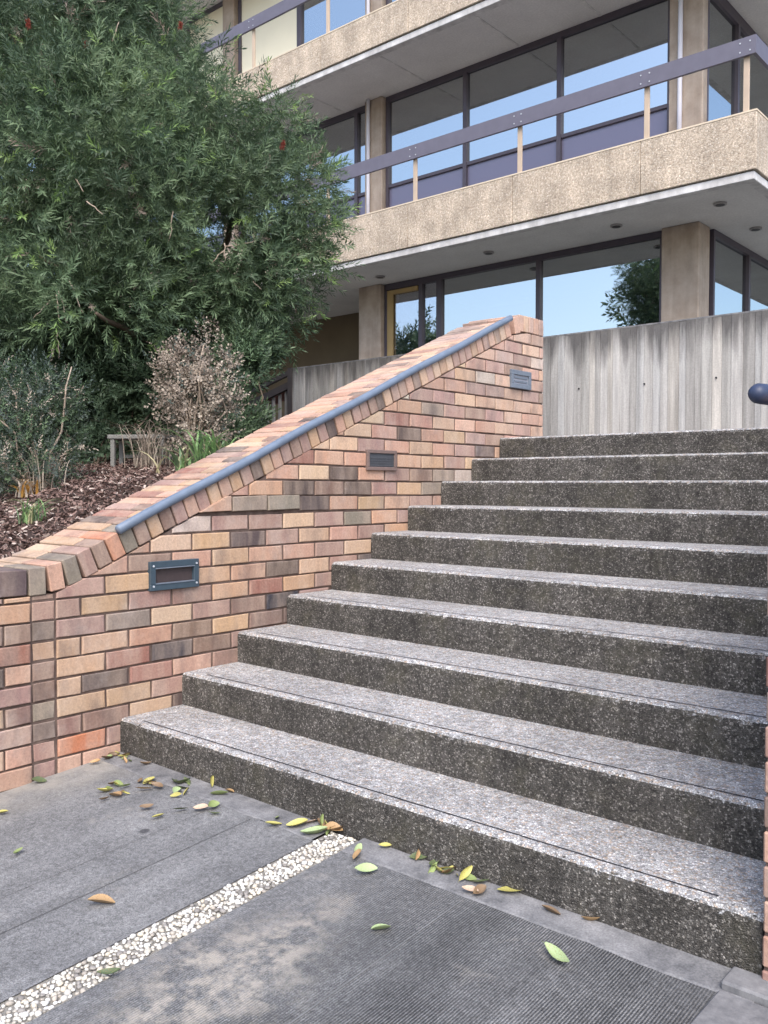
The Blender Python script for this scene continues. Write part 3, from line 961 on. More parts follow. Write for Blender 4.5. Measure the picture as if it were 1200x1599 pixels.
for k in range(11):
    xx = .26 - .125 * k; zt = .52 + (xx - .44) * .26
    MB().box(xx - .018, xx + .018, .03, .06, zt - .52, zt - .02).build('baluster', MT['baluster'], sr)
beam(MB(), (.34, .03, .0), (-1.6, .03, -.50), .04, .05).build('bottom_rail', MT['baluster'], sr)
beam(MB(), (.34, .11, .455), (-1.6, .11, -.05), .12, .03).build('red_board', plain('red_timber', (.22, .095, .07), .7), sr)

# ================================================================== BUILDING
BX, BY = -.18, 8.5
bd = empty('office_building', (BX, BY, TZ), label='brutalist office building with pebble-faced balconies and tinted windows above the steps', cat='building')
def bpart(name, mat, m, smooth=False, bevel=0, parent=None):
    for i, v in enumerate(m.v): m.v[i] = (v[0] - BX, v[1] - BY, v[2] - TZ)
    return m.build(name, MT[mat], parent or bd, smooth, bevel)
XL = -24.0; YB = 24.0
WY, WX = 9.95, -1.42
joints = [-1.675 - 2.0 * k for k in range(12)]
floors = [(4.98, 5.79), (8.43, 9.10), (11.87, 12.6)]
for fi, (zs, zt) in enumerate(floors):
    bpart('slab', 'soffit', MB().box(XL, BX - .10, BY + .10, YB, zs + .002, zs + .34))
    bpart('edge_trim', 'trim', MB().box(XL, BX - .03, BY + .03, BY + .16, zs, zs + .10).box(BX - .16, BX - .03, BY + .16, YB, zs, zs + .10), bevel=.006)
    xs = [BX] + joints + [XL]
    for a, b in zip(xs, xs[1:]):
        if b < XL: break
        bpart('fascia_panel', 'fascia', MB().box(b + .0035, a - .0035 if a != BX else a, BY, BY + .13, zs + .112, zt), bevel=.006)
    ys = [BY + .13 + .002] + [BY + .13 + 1.6 + 2 * k for k in range(7)]
    for a, b in zip(ys, ys[1:]):
        bpart('fascia_panel', 'fascia', MB().box(BX - .13, BX, a, b - .012, zs + .112, zt), bevel=.006)
    bpart('capping', 'capping', MB().box(XL, BX + .004, BY - .004, BY + .14, zt + .001, zt + .022).box(BX - .14, BX + .004, BY + .14, YB, zt + .001, zt + .022))
    if fi < 2:
        zr0, zr1 = (6.49, 6.71) if fi == 0 else (9.86, 10.08)
        rb = bpart('railing_board', 'rail_board', MB().box(XL, BX - .02, BY + .0, BY + .045, zr0, zr1))
        bpart('railing_board', 'rail_board', MB().box(BX - .065, BX - .02, BY + .047, YB, zr0, zr1))
        posts = [-.33, -1.62, -3.59, -5.57, -7.55, -9.53, -11.5, -13.5, -15.5]
        for px in posts:
            bpart('post', 'post', MB().box(px - .035, px + .035, BY + .052, BY + .085, zt + .02, zr1 - .03), bevel=.004)
            for dx, dz in ((-.06, .05), (.06, .05), (-.06, .16), (.06, .16)):
                b_ = MB().tube([(px + dx, BY - .006, zr0 + dz), (px + dx, BY + .002, zr0 + dz)], .010, 6)
                for q, v in enumerate(b_.v): b_.v[q] = (v[0] - BX, v[1] - BY, v[2] - TZ)
                b_.build('bolt', MT['screw'], rb)
        for k in range(5):
            bpart('post', 'post', MB().box(BX - .10, BX - .07, BY + 1.4 + 1.97 * k, BY + 1.47 + 1.97 * k, zt + .02, zr1 - .03))
# soffit joint strips on the upper slab
for sx in (-4.45, -3.0, -8.4, -6.4):
    bpart('soffit_strip', 'trim', MB().box(sx - .018, sx + .018, BY + .17, WY - .03, 8.424, 8.4315))

def window(x0, x1, z0, z1, y=WY, axis='x', mat='glass', muls=(), head=.09, blind=None, trans=None, fr=.055):
    """one framed window; x0..x1 along the wall; parts: frame > pane"""
    f = MB()
    def bx(m, a, b, d0, d1, c, d):
        if axis == 'x': m.box(a, b, y + d0, y + d1, c, d)
        else: m.box(y - d1, y - d0, a, b, c, d)
        return m
    bx(f, x0, x1, -.05, .05, z1 - head, z1); bx(f, x0, x1, -.05, .05, z0, z0 + .06)
    cuts = [x0] + list(muls) + [x1]
    for k, c in enumerate(cuts):
        a, b = (c, c + fr) if k == 0 else ((c - fr, c) if k == len(cuts) - 1 else (c - fr * .7, c + fr * .7))
        bx(f, a, b, -.052, .052, z0 + .06, z1 - head)
    if trans: bx(f, x0 + fr, x1 - fr, -.04, .04, trans, trans + .055)
    w = bpart('window', 'frame', f)
    for a, b in zip(cuts, cuts[1:]):
        zz = [z0 + .06] + ([trans] if trans else []) + [z1 - head]
        for q, (c, d) in enumerate(zip(zz, zz[1:])):
            m = MB(); bx(m, a + .02, b - .02, .0, .012, c, d)
            for i, v in enumerate(m.v): m.v[i] = (v[0] - BX, v[1] - BY, v[2] - TZ)
            m.build('pane', MT['spandrel' if (trans and q == 0) else mat], w)
        if blind and a < blind[1]:
            m = MB(); bx(m, a + .03, b - .03, -.014, -.004, blind[0], z1 - head)
            for i, v in enumerate(m.v): m.v[i] = (v[0] - BX, v[1] - BY, v[2] - TZ)
            m.build('blind', MT['blind'], w)
    return w
# level 1 (behind the first balcony)
window(-7.36, -1.87, 5.32, 8.428, muls=(-5.56, -3.72), trans=6.755)
window(-11.6, -7.81, 5.32, 8.428, muls=(-9.8, -8.12), trans=6.755)
window(-15.4, -12.05, 5.32, 8.428, muls=(-13.7,), trans=6.755)
# level 2
window(-7.36, -1.87, 8.77, 11.868, muls=(-5.56, -3.72), trans=None)
window(-13.4, -9.70, 8.77, 11.868, muls=(-11.55,), blind=(9.75, -9.7), mat='glass_pale')
window(-9.695, -7.81, 8.77, 11.868)
# level 0
window(-6.11, -1.955, 1.6, 4.978, muls=(-4.08,))
dr = window(-7.385, -6.11, 1.6, 4.978, muls=(-6.53,), mat='glass_clear', head=.11)
for nm, (a, b, c, d) in dict(door_jamb=(-7.325, -7.19, 1.7, 4.85), door_head=(-7.188, -6.60, 4.77, 4.85)).items():
    m = MB().box(a, b, WY - .045, WY - .012, c, d)
    for i, v in enumerate(m.v): m.v[i] = (v[0] - BX, v[1] - BY, v[2] - TZ)
    m.build(nm, MT['doorwood'], dr)
# side elevation
window(10.32, 20.0, 1.6, 4.978, y=WX, axis='y', muls=(11.85, 13.7, 15.5, 17.4))
window(9.99, 20.0, 5.32, 8.428, y=WX, axis='y', muls=(11.25, 13.1, 15.0, 17.0), head=.16)
window(9.99, 20.0, 8.77, 11.868, y=WX, axis='y', muls=(11.25, 13.1, 15.0, 17.0))
# columns
def column(x0, x1, z0, z1, pipe=None, y0=9.8, y1=10.30):
    bpart('column', 'column', MB().box(x0, x1, y0, y1, z0, z1 + .001), bevel=.012)
    if pipe: bpart('downpipe', 'pipe', MB().tube([(pipe, y0 - .045, z0), (pipe, y0 - .045, z1)], .034, 10), True)
column(-1.945, -1.385, TZ, 4.98, y1=10.20)
column(-7.955, -7.40, TZ, 4.98)
for z0, z1 in ((5.32, 8.43), (8.77, 11.87)):
    column(-1.86, -1.36, z0, z1, pipe=-1.675, y1=9.97)
    column(-7.80, -7.37, z0, z1, pipe=-7.67)
    column(-12.0, -11.62, z0, z1)
# recessed entry left of the column and inner rooms
bpart('recess_wall', 'recess', MB().box(-24, -7.6, 11.55, 11.7, TZ, 4.981))
bpart('recess_pier', 'render_wall', MB().box(-13.6, -13.0, 9.8, 11.5, TZ, 4.981))
for z0, z1 in ((TZ, 4.98), (5.32, 8.43), (8.77, 11.87)):
    bpart('inner_wall', 'interior', MB().box(-23.9, -2.6, 13.0, 13.2, z0, z1))
    bpart('inner_wall', 'interior', MB().box(-7.42, -7.30, 10.35, 12.9, z0, z1) if z0 < 2 else MB().box(-3.0, -2.8, 13.3, 23.0, z0, z1))
bpart('roof', 'trim', MB().box(XL, BX - .13, BY + .14, YB, 12.3, 12.5))
# downlights in the lower soffit
for (lx, ly) in ((-2.37, 9.22), (-.87, 9.2), (-7.01, 9.35), (-4.6, 9.25), (-.90, 10.68)):
    o = bpart('downlight', 'light_trim', MB().tube([(lx, ly, 4.955), (lx, ly, 4.979)], .085, 16))
    m = MB().tube([(lx, ly, 4.950), (lx, ly, 4.9545)], .060, 16)
    for i, v in enumerate(m.v): m.v[i] = (v[0] - BX, v[1] - BY, v[2] - TZ)
    m.build('lamp_well', MT['light_dark'], o)

# ================================================================== GARDEN BED
def bedz(x, y):
    if y < -.85: z = .835
    elif y < .25: z = .835 + .36 * (y + .85)
    else: z = 1.231 + .10 * (y - .25)
    d = max(0, -x - .46)
    z += .02 * noise.noise(Vector((x * 2.1, y * 2.1, 0))) + .012 * noise.noise(Vector((x * 7, y * 7, 3)))
    z += min(.35, max(0, y - .2) * .02 * d)
    return min(z, 1.50 + max(0, -x - 3.2) * .15)
rows = []
for i in range(90):
    y = -3.2 + i * .095
    rows.append([(-.455 - (j * .06 if j < 60 else 3.6 + (j - 60) * .9), y, bedz(-.455 - (j * .06 if j < 60 else 3.6 + (j - 60) * .9), y)) for j in range(90)])
sheet('garden_bed', rows, MT['soil'])
# bark chips
n = 42000
cx = -.47 - 3.6 * rng.random(n) ** 1.25; cy_ = -1.8 + 4.3 * rng.random(n)
cz = np.array([bedz(float(a), float(b)) for a, b in zip(cx, cy_)]) + rng.uniform(.002, .022, n)
L = rng.uniform(.006, .022, n); Wd = rng.uniform(.003, .0075, n)
def rot_frames(n, tilt):
    az = rng.uniform(0, 2 * np.pi, n); el = rng.normal(0, tilt, n); ro = rng.normal(0, tilt * 1.4, n)
    d = np.stack([np.cos(az) * np.cos(el), np.sin(az) * np.cos(el), np.sin(el)], 1)
    s = np.stack([-np.sin(az), np.cos(az), np.zeros(n)], 1)
    u = np.cross(d, s)
    s2 = s * np.cos(ro)[:, None] + u * np.sin(ro)[:, None]
    return d, s2
d, s2 = rot_frames(n, .45)
c = np.stack([cx, cy_, cz], 1)
V = np.stack([c - d * L[:, None] - s2 * Wd[:, None], c + d * L[:, None] - s2 * Wd[:, None] * .6, c + d * L[:, None] * .9 + s2 * Wd[:, None], c - d * L[:, None] * .85 + s2 * Wd[:, None] * .8], 1)
mi = rng.choice(3, n, p=[.36, .50, .14])
o = link('mulch', np_quads('mulch', V, [MT['mulch_a'], MT['mulch_b'], MT['mulch_c']], mi)); tag(o, 'brown bark mulch covering the garden bed behind the wall', 'mulch', kind='stuff')

# ------------------------------------------------------------------ foliage
def sprig_template(m, L, ll, lw, spread, r):
    q = []
    for i in range(m):
        t = .12 + .88 * i / max(1, m - 1)
        a = i * 2.399 + r.random()
        tilt = spread * (1.15 - .7 * t)
        out = np.array([math.cos(a) * math.sin(tilt), math.sin(a) * math.sin(tilt), math.cos(tilt)])
        p = np.array([0, 0, L * t]); side = np.cross(out, [0, 0, 1.0]); side /= max(1e-6, np.linalg.norm(side))
        l = ll * r.uniform(.75, 1.15); w = lw * r.uniform(.8, 1.2)
        droop = np.array([0, 0, -.12 * l])
        q.append([p, p + out * l * .45 + side * w, p + out * l + droop, p + out * l * .45 - side * w])
    return np.array(q)
def sprigs(name, C, D, parent, mats, mi_s, m=20, L=.16, ll=.06, lw=.005, spread=1.0, scale=(.7, 1.3), variants=6, stem=None):
    """C centres, D directions, mi_s material index per sprig"""
    n = len(C); T = [sprig_template(m, L, ll, lw, spread, random.Random(k)) for k in range(variants)]
    vi = rng.integers(0, variants, n); sc = rng.uniform(scale[0], scale[1], n)
    D = D / np.linalg.norm(D, axis=1)[:, None]
    rr = rng.normal(size=(n, 3)); A = np.cross(D, rr); A /= np.linalg.norm(A, axis=1)[:, None]; B = np.cross(D, A)
    out = np.empty((n, m, 4, 3))
    for k in range(variants):
        s = vi == k
        t = T[k].reshape(-1, 3)
        X = (t[None, :, 0:1] * A[s][:, None, :] + t[None, :, 1:2] * B[s][:, None, :] + t[None, :, 2:3] * D[s][:, None, :]) * sc[s][:, None, None]
        out[s] = (X + C[s][:, None, :]).reshape(-1, m, 4, 3)
    V = out.reshape(-1, 4, 3); mi = np.repeat(mi_s, m)
    o = link(name, np_quads(name, V, mats, mi), parent)
    return o
def lobe_points(lobes, n, shell=.55, gap=.0, gs=1.6, seed=0):
    """lobes: (x,y,z,rx,ry,rz)"""
    vol = np.array([l[3] * l[4] + l[4] * l[5] + l[3] * l[5] for l in lobes]); vol = vol / vol.sum()
    C, D, Rr = [], [], []
    while len(C) < n:
        l = lobes[rng.choice(len(lobes), p=vol)]
        v = rng.normal(size=3); v /= np.linalg.norm(v)
        r = 1 - (1 - shell) * rng.random() ** 1.0 * 1.0 if rng.random() < .8 else rng.random() ** .5 * shell
        p = np.array([l[0] + v[0] * l[3] * r, l[1] + v[1] * l[4] * r, l[2] + v[2] * l[5] * r])
        g = noise.noise(Vector((p[0] * gs + seed, p[1] * gs, p[2] * gs)))
        g2 = noise.noise(Vector((p[0] * gs * 3 + seed, p[1] * gs * 3, p[2] * gs * 3)))
        if g + .5 * g2 < -gap: continue
        C.append(p); D.append(v); Rr.append(r)
    return np.array(C), np.array(D), np.array(Rr)

def wpt(u, v, D):
    """point seen at photo pixel (u,v), D metres along the view axis"""
    fw = Vector((-math.sin(YAW) * math.cos(PITCH), math.cos(YAW) * math.cos(PITCH), math.sin(PITCH)))
    rt = Vector((math.cos(YAW), math.sin(YAW), 0)); up = rt.cross(fw)
    return CAM + (fw + rt * (u - 600) / 1381.2 - up * (v - 799.5) / 1381.2) * D

# big bottlebrush tree: crown built from leafy lobes hung round the limbs
tr = empty('bottlebrush_tree', (-4.0, 2.9, bedz(-4.0, 2.9)), label='large dense green bottlebrush tree behind the brick wall, in front of the building', cat='tree')
T0 = Vector(tr.location)
lobe_px = [(60, 60, 8.0, .95, .95), (-20, -20, 8.2, .9, .9), (150, -40, 8.6, .8, .7), (0, 430, 8.6, .9, .9), (210, 70, 8.6, .68, .72), (130, 220, 7.4, .90, .85), (300, 175, 8.3, .70, .65), (385, 235, 8.2, .62, .60),
           (250, 340, 7.5, .80, .75), (60, 380, 7.2, .75, .80), (430, 330, 8.0, .58, .55), (490, 300, 8.3, .30, .42), (400, 300, 7.8, .45, .45), (330, 400, 8.4, .6, .5), (370, 430, 7.8, .70, .55),
           (460, 420, 8.1, .42, .40), (150, 470, 7.0, .60, .45), (10, 240, 7.8, .8, .9), (430, 180, 8.6, .30, .36), (410, 490, 8.0, .50, .36),
           (250, 470, 7.8, .75, .45), (50, 520, 7.6, .70, .45), (500, 370, 8.1, .26, .33)]
lobes = []
for (u, v, D, rw_, rh) in lobe_px:
    p = wpt(u, v, D) - T0; lobes.append((p.x, p.y, p.z, rw_, rw_, rh))
lobes += [(l[0] - .9, l[1] + .9, l[2], l[3] * 1.1, l[4] * 1.1, l[5]) for l in lobes[:7]]
NS = 25000
C, Dv, Rr = lobe_points(lobes, NS, .50, .22, 1.9, 3.0)
Dn = Dv * .8 + rng.normal(size=(NS, 3)) * .5 + np.array([0, 0, .05])
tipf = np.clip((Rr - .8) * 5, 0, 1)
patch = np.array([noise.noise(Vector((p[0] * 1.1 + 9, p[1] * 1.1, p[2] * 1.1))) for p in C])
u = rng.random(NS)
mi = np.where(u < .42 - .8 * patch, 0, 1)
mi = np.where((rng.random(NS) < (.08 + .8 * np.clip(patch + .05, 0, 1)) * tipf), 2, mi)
mi = np.where(rng.random(NS) < .012, 3, mi)
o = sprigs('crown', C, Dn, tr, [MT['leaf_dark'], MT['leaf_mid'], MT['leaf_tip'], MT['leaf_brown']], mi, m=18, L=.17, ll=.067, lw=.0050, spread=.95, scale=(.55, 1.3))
o['kind'] = 'stuff'
# limbs
base = Vector((0, 0, -.1))
def limb(a, b, r0, r1, name='limb', mat='bark', wob=.08, n=8, parent=None, origin=None):
    pts = []
    a = Vector(a); b = Vector(b); s_ = random.random() * 50
    for k in range(n + 1):
        t = k / n; p = a.lerp(b, t)
        w = wob * math.sin(t * math.pi)
        p += Vector((noise.noise(Vector((s_, t * 3, 0))), noise.noise(Vector((s_, t * 3, 5))), .6 * noise.noise(Vector((s_, t * 3, 9))))) * w * 2
        pts.append(p)
    return MB().tube(pts, [r0 + (r1 - r0) * (k / n) for k in range(n + 1)], 7).build(name, MT[mat], parent or tr, True)
limb(base, (-.1, .1, 1.0), .13, .10, 'trunk')
for l in lobes[:17]:
    limb((-.08, .08, .55 + random.random() * .5), (l[0], l[1], l[2] - .1), .055, .014)
for (a, b) in (((0, 0, 0), (.5, -.5, 1.6)), ((.1, .1, 0), (1.0, .2, 1.9)), ((-.1, -.1, 0), (-.2, -.9, 1.7))):
    limb(a, b, .06, .02)
# exposed pale twigs
for (u0, v0, u1, v1, D) in ((88, 460, 92, 500, 6.75), (92, 455, 105, 505, 6.7), (78, 470, 52, 498, 6.75), (108, 440, 130, 490, 6.7), (350, 380, 352, 408, 7.3), (352, 385, 395, 378, 7.3), (350, 392, 330, 412, 7.3),
                            (135, 315, 160, 335, 6.7), (118, 280, 130, 300, 6.7), (395, 440, 408, 452, 7.5), (175, 65, 185, 35, 7.3), (40, 400, 8, 402, 6.8), (90, 520, 92, 560, 6.9), (270, 330, 262, 380, 7.1)):
    limb(wpt(u0, v0, D) - T0, wpt(u1, v1, D) - T0, .0055, .003, 'twig', 'twig_pale', .012, 5)
# red bottlebrush flowers
for (u, v, D) in ((43, 37, 7.15), (133, 68, 7.6), (441, 227, 7.55), (281, 41, 7.9)):
    p = wpt(u, v, D); c0 = np.array(p - T0)
    dd = rng.normal(size=(60, 3)); dd[:, 2] *= .4
    cc = c0 + np.stack([np.zeros(60), np.zeros(60), rng.uniform(-.03, .03, 60)], 1)
    f_ = sprigs('flower', cc, dd, tr, [MT['flower']], np.zeros(60, int), m=4, L=.004, ll=.026, lw=.0018, spread=.6, variants=3)

# hedge-like shrubs under and behind the tree
def shrub(name, px, lobes_px, n, mats, probs, label, cat, stems=7, stem_mat='bark', group=None, gap=.1, **kw):
    b = wpt(*px); t = empty(name, (b.x, b.y, bedz(b.x, b.y)), label=label, cat=cat, group=group); o0 = Vector(t.location)
    lb = []
    for (u, v, D, rx, rz) in lobes_px:
        p = wpt(u, v, D) - o0; lb.append((p.x, p.y, p.z, rx, rx, rz))
    C, Dv, Rr = lobe_points(lb, n, kw.pop('shell', .4), gap, kw.pop('gs', 3.0), random.random() * 20)
    k = C[:, 2] > -.02; C, Dv = C[k], Dv[k]
    Dn = Dv * .7 + rng.normal(size=C.shape) * .5 + np.array([0, 0, kw.pop('lift', .5)])
    mi = rng.choice(len(mats), len(C), p=probs)
    o = sprigs('foliage', C, Dn, t, [MT[x] for x in mats], mi, **kw); o['kind'] = 'stuff'
    for k in range(stems):
        l = random.choice(lb); q = Vector((l[0] + random.uniform(-.7, .7) * l[3], l[1] + random.uniform(-.5, .5) * l[4], l[2] + random.uniform(-.2, .9) * l[5]))
        limb((random.uniform(-.05, .05), random.uniform(-.05, .05), -.03), q, .011, .004, 'stem', stem_mat, .06, 6, t)
    return t
shrub('dead_shrub', (305, 715, 6.3), [(300, 620, 6.3, .26, .33), (318, 560, 6.3, .18, .24), (345, 620, 6.3, .14, .26), (275, 590, 6.35, .16, .26), (310, 680, 6.3, .22, .20), (355, 575, 6.35, .07, .12)], 1500,
      ['leaf_brown', 'leaf_tan', 'leaf_grey'], [.55, .36, .09], 'dry brown dead shrub standing between the tree and the sloping coping', 'shrub', 14, 'twig_pale', m=8, L=.10, ll=.023, lw=.007, spread=1.2, gap=-.02, gs=6)
shrub('woody_shrub', (60, 785, 5.75), [(35, 690, 5.8, .30, .38), (75, 620, 5.9, .20, .26), (-10, 650, 5.9, .35, .42), (60, 740, 5.7, .24, .20), (105, 690, 5.9, .10, .22), (0, 740, 5.6, .25, .2)], 2300,
      ['leaf_grey', 'leaf_dark', 'leaf_mid', 'leaf_tan'], [.40, .40, .13, .07], 'grey-green woody shrub at the left edge of the garden bed', 'shrub', 16, 'twig_pale', m=13, L=.12, ll=.024, lw=.004, spread=1.1, gap=.14, gs=4)
shrub('low_shrub', (395, 690, 7.2), [(385, 665, 7.3, .14, .16), (350, 690, 7.0, .20, .20), (375, 590, 7.4, .22, .32), (400, 540, 7.7, .20, .22)], 1500,
      ['leaf_dark', 'leaf_mid'], [.65, .35], 'dark green leafy shrub below the tree beside the stair railing', 'shrub', 5, m=14, L=.14, ll=.05, lw=.006, spread=1.1, gap=.2)
shrub('understory_shrub', (150, 735, 7.3), [(120, 640, 7.6, .45, .42), (220, 600, 7.9, .5, .45), (160, 700, 7.5, .30, .22), (60, 560, 7.8, .6, .5), (290, 640, 8.2, .42, .42), (20, 650, 7.7, .5, .5), (250, 680, 8.0, .4, .28)], 3600,
      ['leaf_dark', 'leaf_mid'], [.9, .1], 'deep green understory bush in the shade below the tree', 'shrub', 7, m=14, L=.16, ll=.055, lw=.008, spread=1.1, gap=.35, gs=2)
shrub('back_hedge', (200, 720, 9.6), [(60, 600, 9.6, .9, .9), (200, 560, 10., .9, .9), (300, 600, 10.2, .6, .7), (350, 545, 10.4, .45, .7), (-60, 450, 10., 1, 1.2), (120, 660, 9.4, .7, .5), (280, 680, 9.8, .6, .4)], 4200,
      ['leaf_dark', 'leaf_mid'], [.92, .08], 'dark hedge behind the tree trunk at the back of the garden', 'hedge', 5, m=14, L=.22, ll=.09, lw=.015, spread=1.1, gap=.5, gs=2)

# strappy plants and grass tuft
def straps(name, px, n, hgt, lean, wid, mats, probs, label, cat, spread=.05, group=None):
    b = wpt(*px); t = empty(name, (b.x, b.y, bedz(b.x, b.y)), label=label, cat=cat, group=group)
    for q in range(n):
        a = random.random() * 6.28; h = hgt * random.uniform(.55, 1.1); ln = lean * random.uniform(.5, 1.4); w = wid * random.uniform(.7, 1.2)
        ox, oy = random.gauss(0, spread), random.gauss(0, spread)
        vs, fs = [], []; K = 6
        for k in range(K + 1):
            tt = k / K
            rr = ln * tt ** 1.6 * h; z = h * (math.sin(tt * 1.9) / math.sin(min(1.9, 1.57))) * (.95)
            ww = w * (1 - tt ** 2.2) * .5 + .0005
            cx_, cy2 = ox + rr * math.cos(a), oy + rr * math.sin(a)
            vs += [(cx_ - ww * math.sin(a), cy2 + ww * math.cos(a), z), (cx_ + .0, cy2, z - ww * .35), (cx_ + ww * math.sin(a), cy2 - ww * math.cos(a), z)]
        for k in range(K):
            i0 = k * 3
            fs += [(i0, i0 + 1, i0 + 4, i0 + 3), (i0 + 1, i0 + 2, i0 + 5, i0 + 4)]
        link('leaf', mesh_py('leaf', vs, fs, MT[random.choices(mats, probs)[0]]), t)
    return t
straps('strappy_plant', (335, 740, 5.9), 64, .27, .9, .022, ['leaf_strap', 'leaf_mid', 'leaf_pale'], [.6, .25, .15], 'bright green strap-leaved clump beside the coping, below the dead shrub', 'plant', .075)
straps('strappy_plant', (290, 748, 5.7), 34, .19, 1.2, .018, ['leaf_strap', 'leaf_mid', 'leaf_pale'], [.5, .2, .3], 'smaller strap-leaved clump with bleached tips just left of the bright green one', 'plant', .06)
straps('grass_tuft', (52, 855, 4.75), 60, .13, 1.2, .007, ['leaf_strap', 'leaf_mid', 'leaf_pale'], [.4, .35, .25], 'small green grass tuft growing in the bark mulch near the wall', 'grass', .03)
straps('yellow_plant', (42, 795, 5.5), 34, .11, .9, .012, ['leaf_orange', 'leaf_tan'], [.7, .3], 'small orange-yellow plant at the foot of the woody shrub', 'plant', .03)
straps('dry_twigs', (70, 790, 5.6), 22, .30, .9, .005, ['leaf_tan', 'leaf_brown'], [.6, .4], 'spray of dry pale stems in front of the woody shrub', 'plant', .04)
straps('dry_twigs', (235, 735, 6.55), 85, .34, 1.0, .006, ['leaf_tan', 'leaf_brown'], [.4, .6], 'dry brown stems sprawling in front of the small pale bench', 'plant', .07)

# small pale bench under the tree
bp_ = wpt(222, 722, 7.0)
bn = empty('bench', (bp_.x, bp_.y, bedz(bp_.x, bp_.y)), .62, label='small weathered pale bench half hidden under the tree', cat='bench')
MB().box(-.24, .24, -.11, .11, .20, .235).build('seat', MT['bench'], bn, False, .006)
for a in (-1, 1):
    for b in (-1, 1):
        MB().box(a * .20 - .016, a * .20 + .016, b * .085 - .016, b * .085 + .016, -.05, .199).build('leg', MT['bench'], bn)
MB().box(-.182, .182, .072, .09, .06, .085).build('stretcher', MT['bench'], bn)

# ================================================================== FALLEN LEAVES
def hit_ground(u, v):
    d = wpt(u, v, 1.0) - CAM
    t = (G * (CAM.y + .444) - CAM.z) / (d.z - G * d.y)
    return CAM + d * t
LV = {}
def leaf_mesh(kind):
    if kind in LV: return LV[kind]
    r = random.Random(kind); N = 6; vs = []; fs = []
    curl = r.uniform(.3, 1.5); fold = r.uniform(.25, .9); asp = r.uniform(.42, .66)
    for k in range(N + 1):
        t = k / N; x = t - .5
        w = asp * math.sin(math.pi * min(1, t * .93 + .035)) ** .8 * .5
        bend = .12 * math.sin(t * 2.5 + kind)
        z = curl * (x * x) * .5
        vs += [(x, w + bend, z + fold * w), (x, bend, z), (x, -w + bend, z + fold * w * .8)]
    for k in range(N):
        i0 = k * 3; fs += [(i0, i0 + 3, i0 + 4, i0 + 1), (i0 + 1, i0 + 4, i0 + 5, i0 + 2)]
    b = len(vs); vs += [(-.5, .12 * math.sin(kind) - .008, .125 * curl), (-.5, .12 * math.sin(kind) + .008, .125 * curl), (-.68, .12 * math.sin(kind), .02 + .125 * curl)]
    fs.append((b, b + 1, b + 2))
    LV[kind] = mesh_py('fallen_leaf', vs, fs, MT['dryleaf'], True); return LV[kind]
YE, GR, DG, BR, OR, PE, LG = (.46, .43, .13), (.24, .32, .12), (.07, .11, .05), (.17, .115, .07), (.40, .26, .13), (.46, .34, .25), (.34, .44, .22)
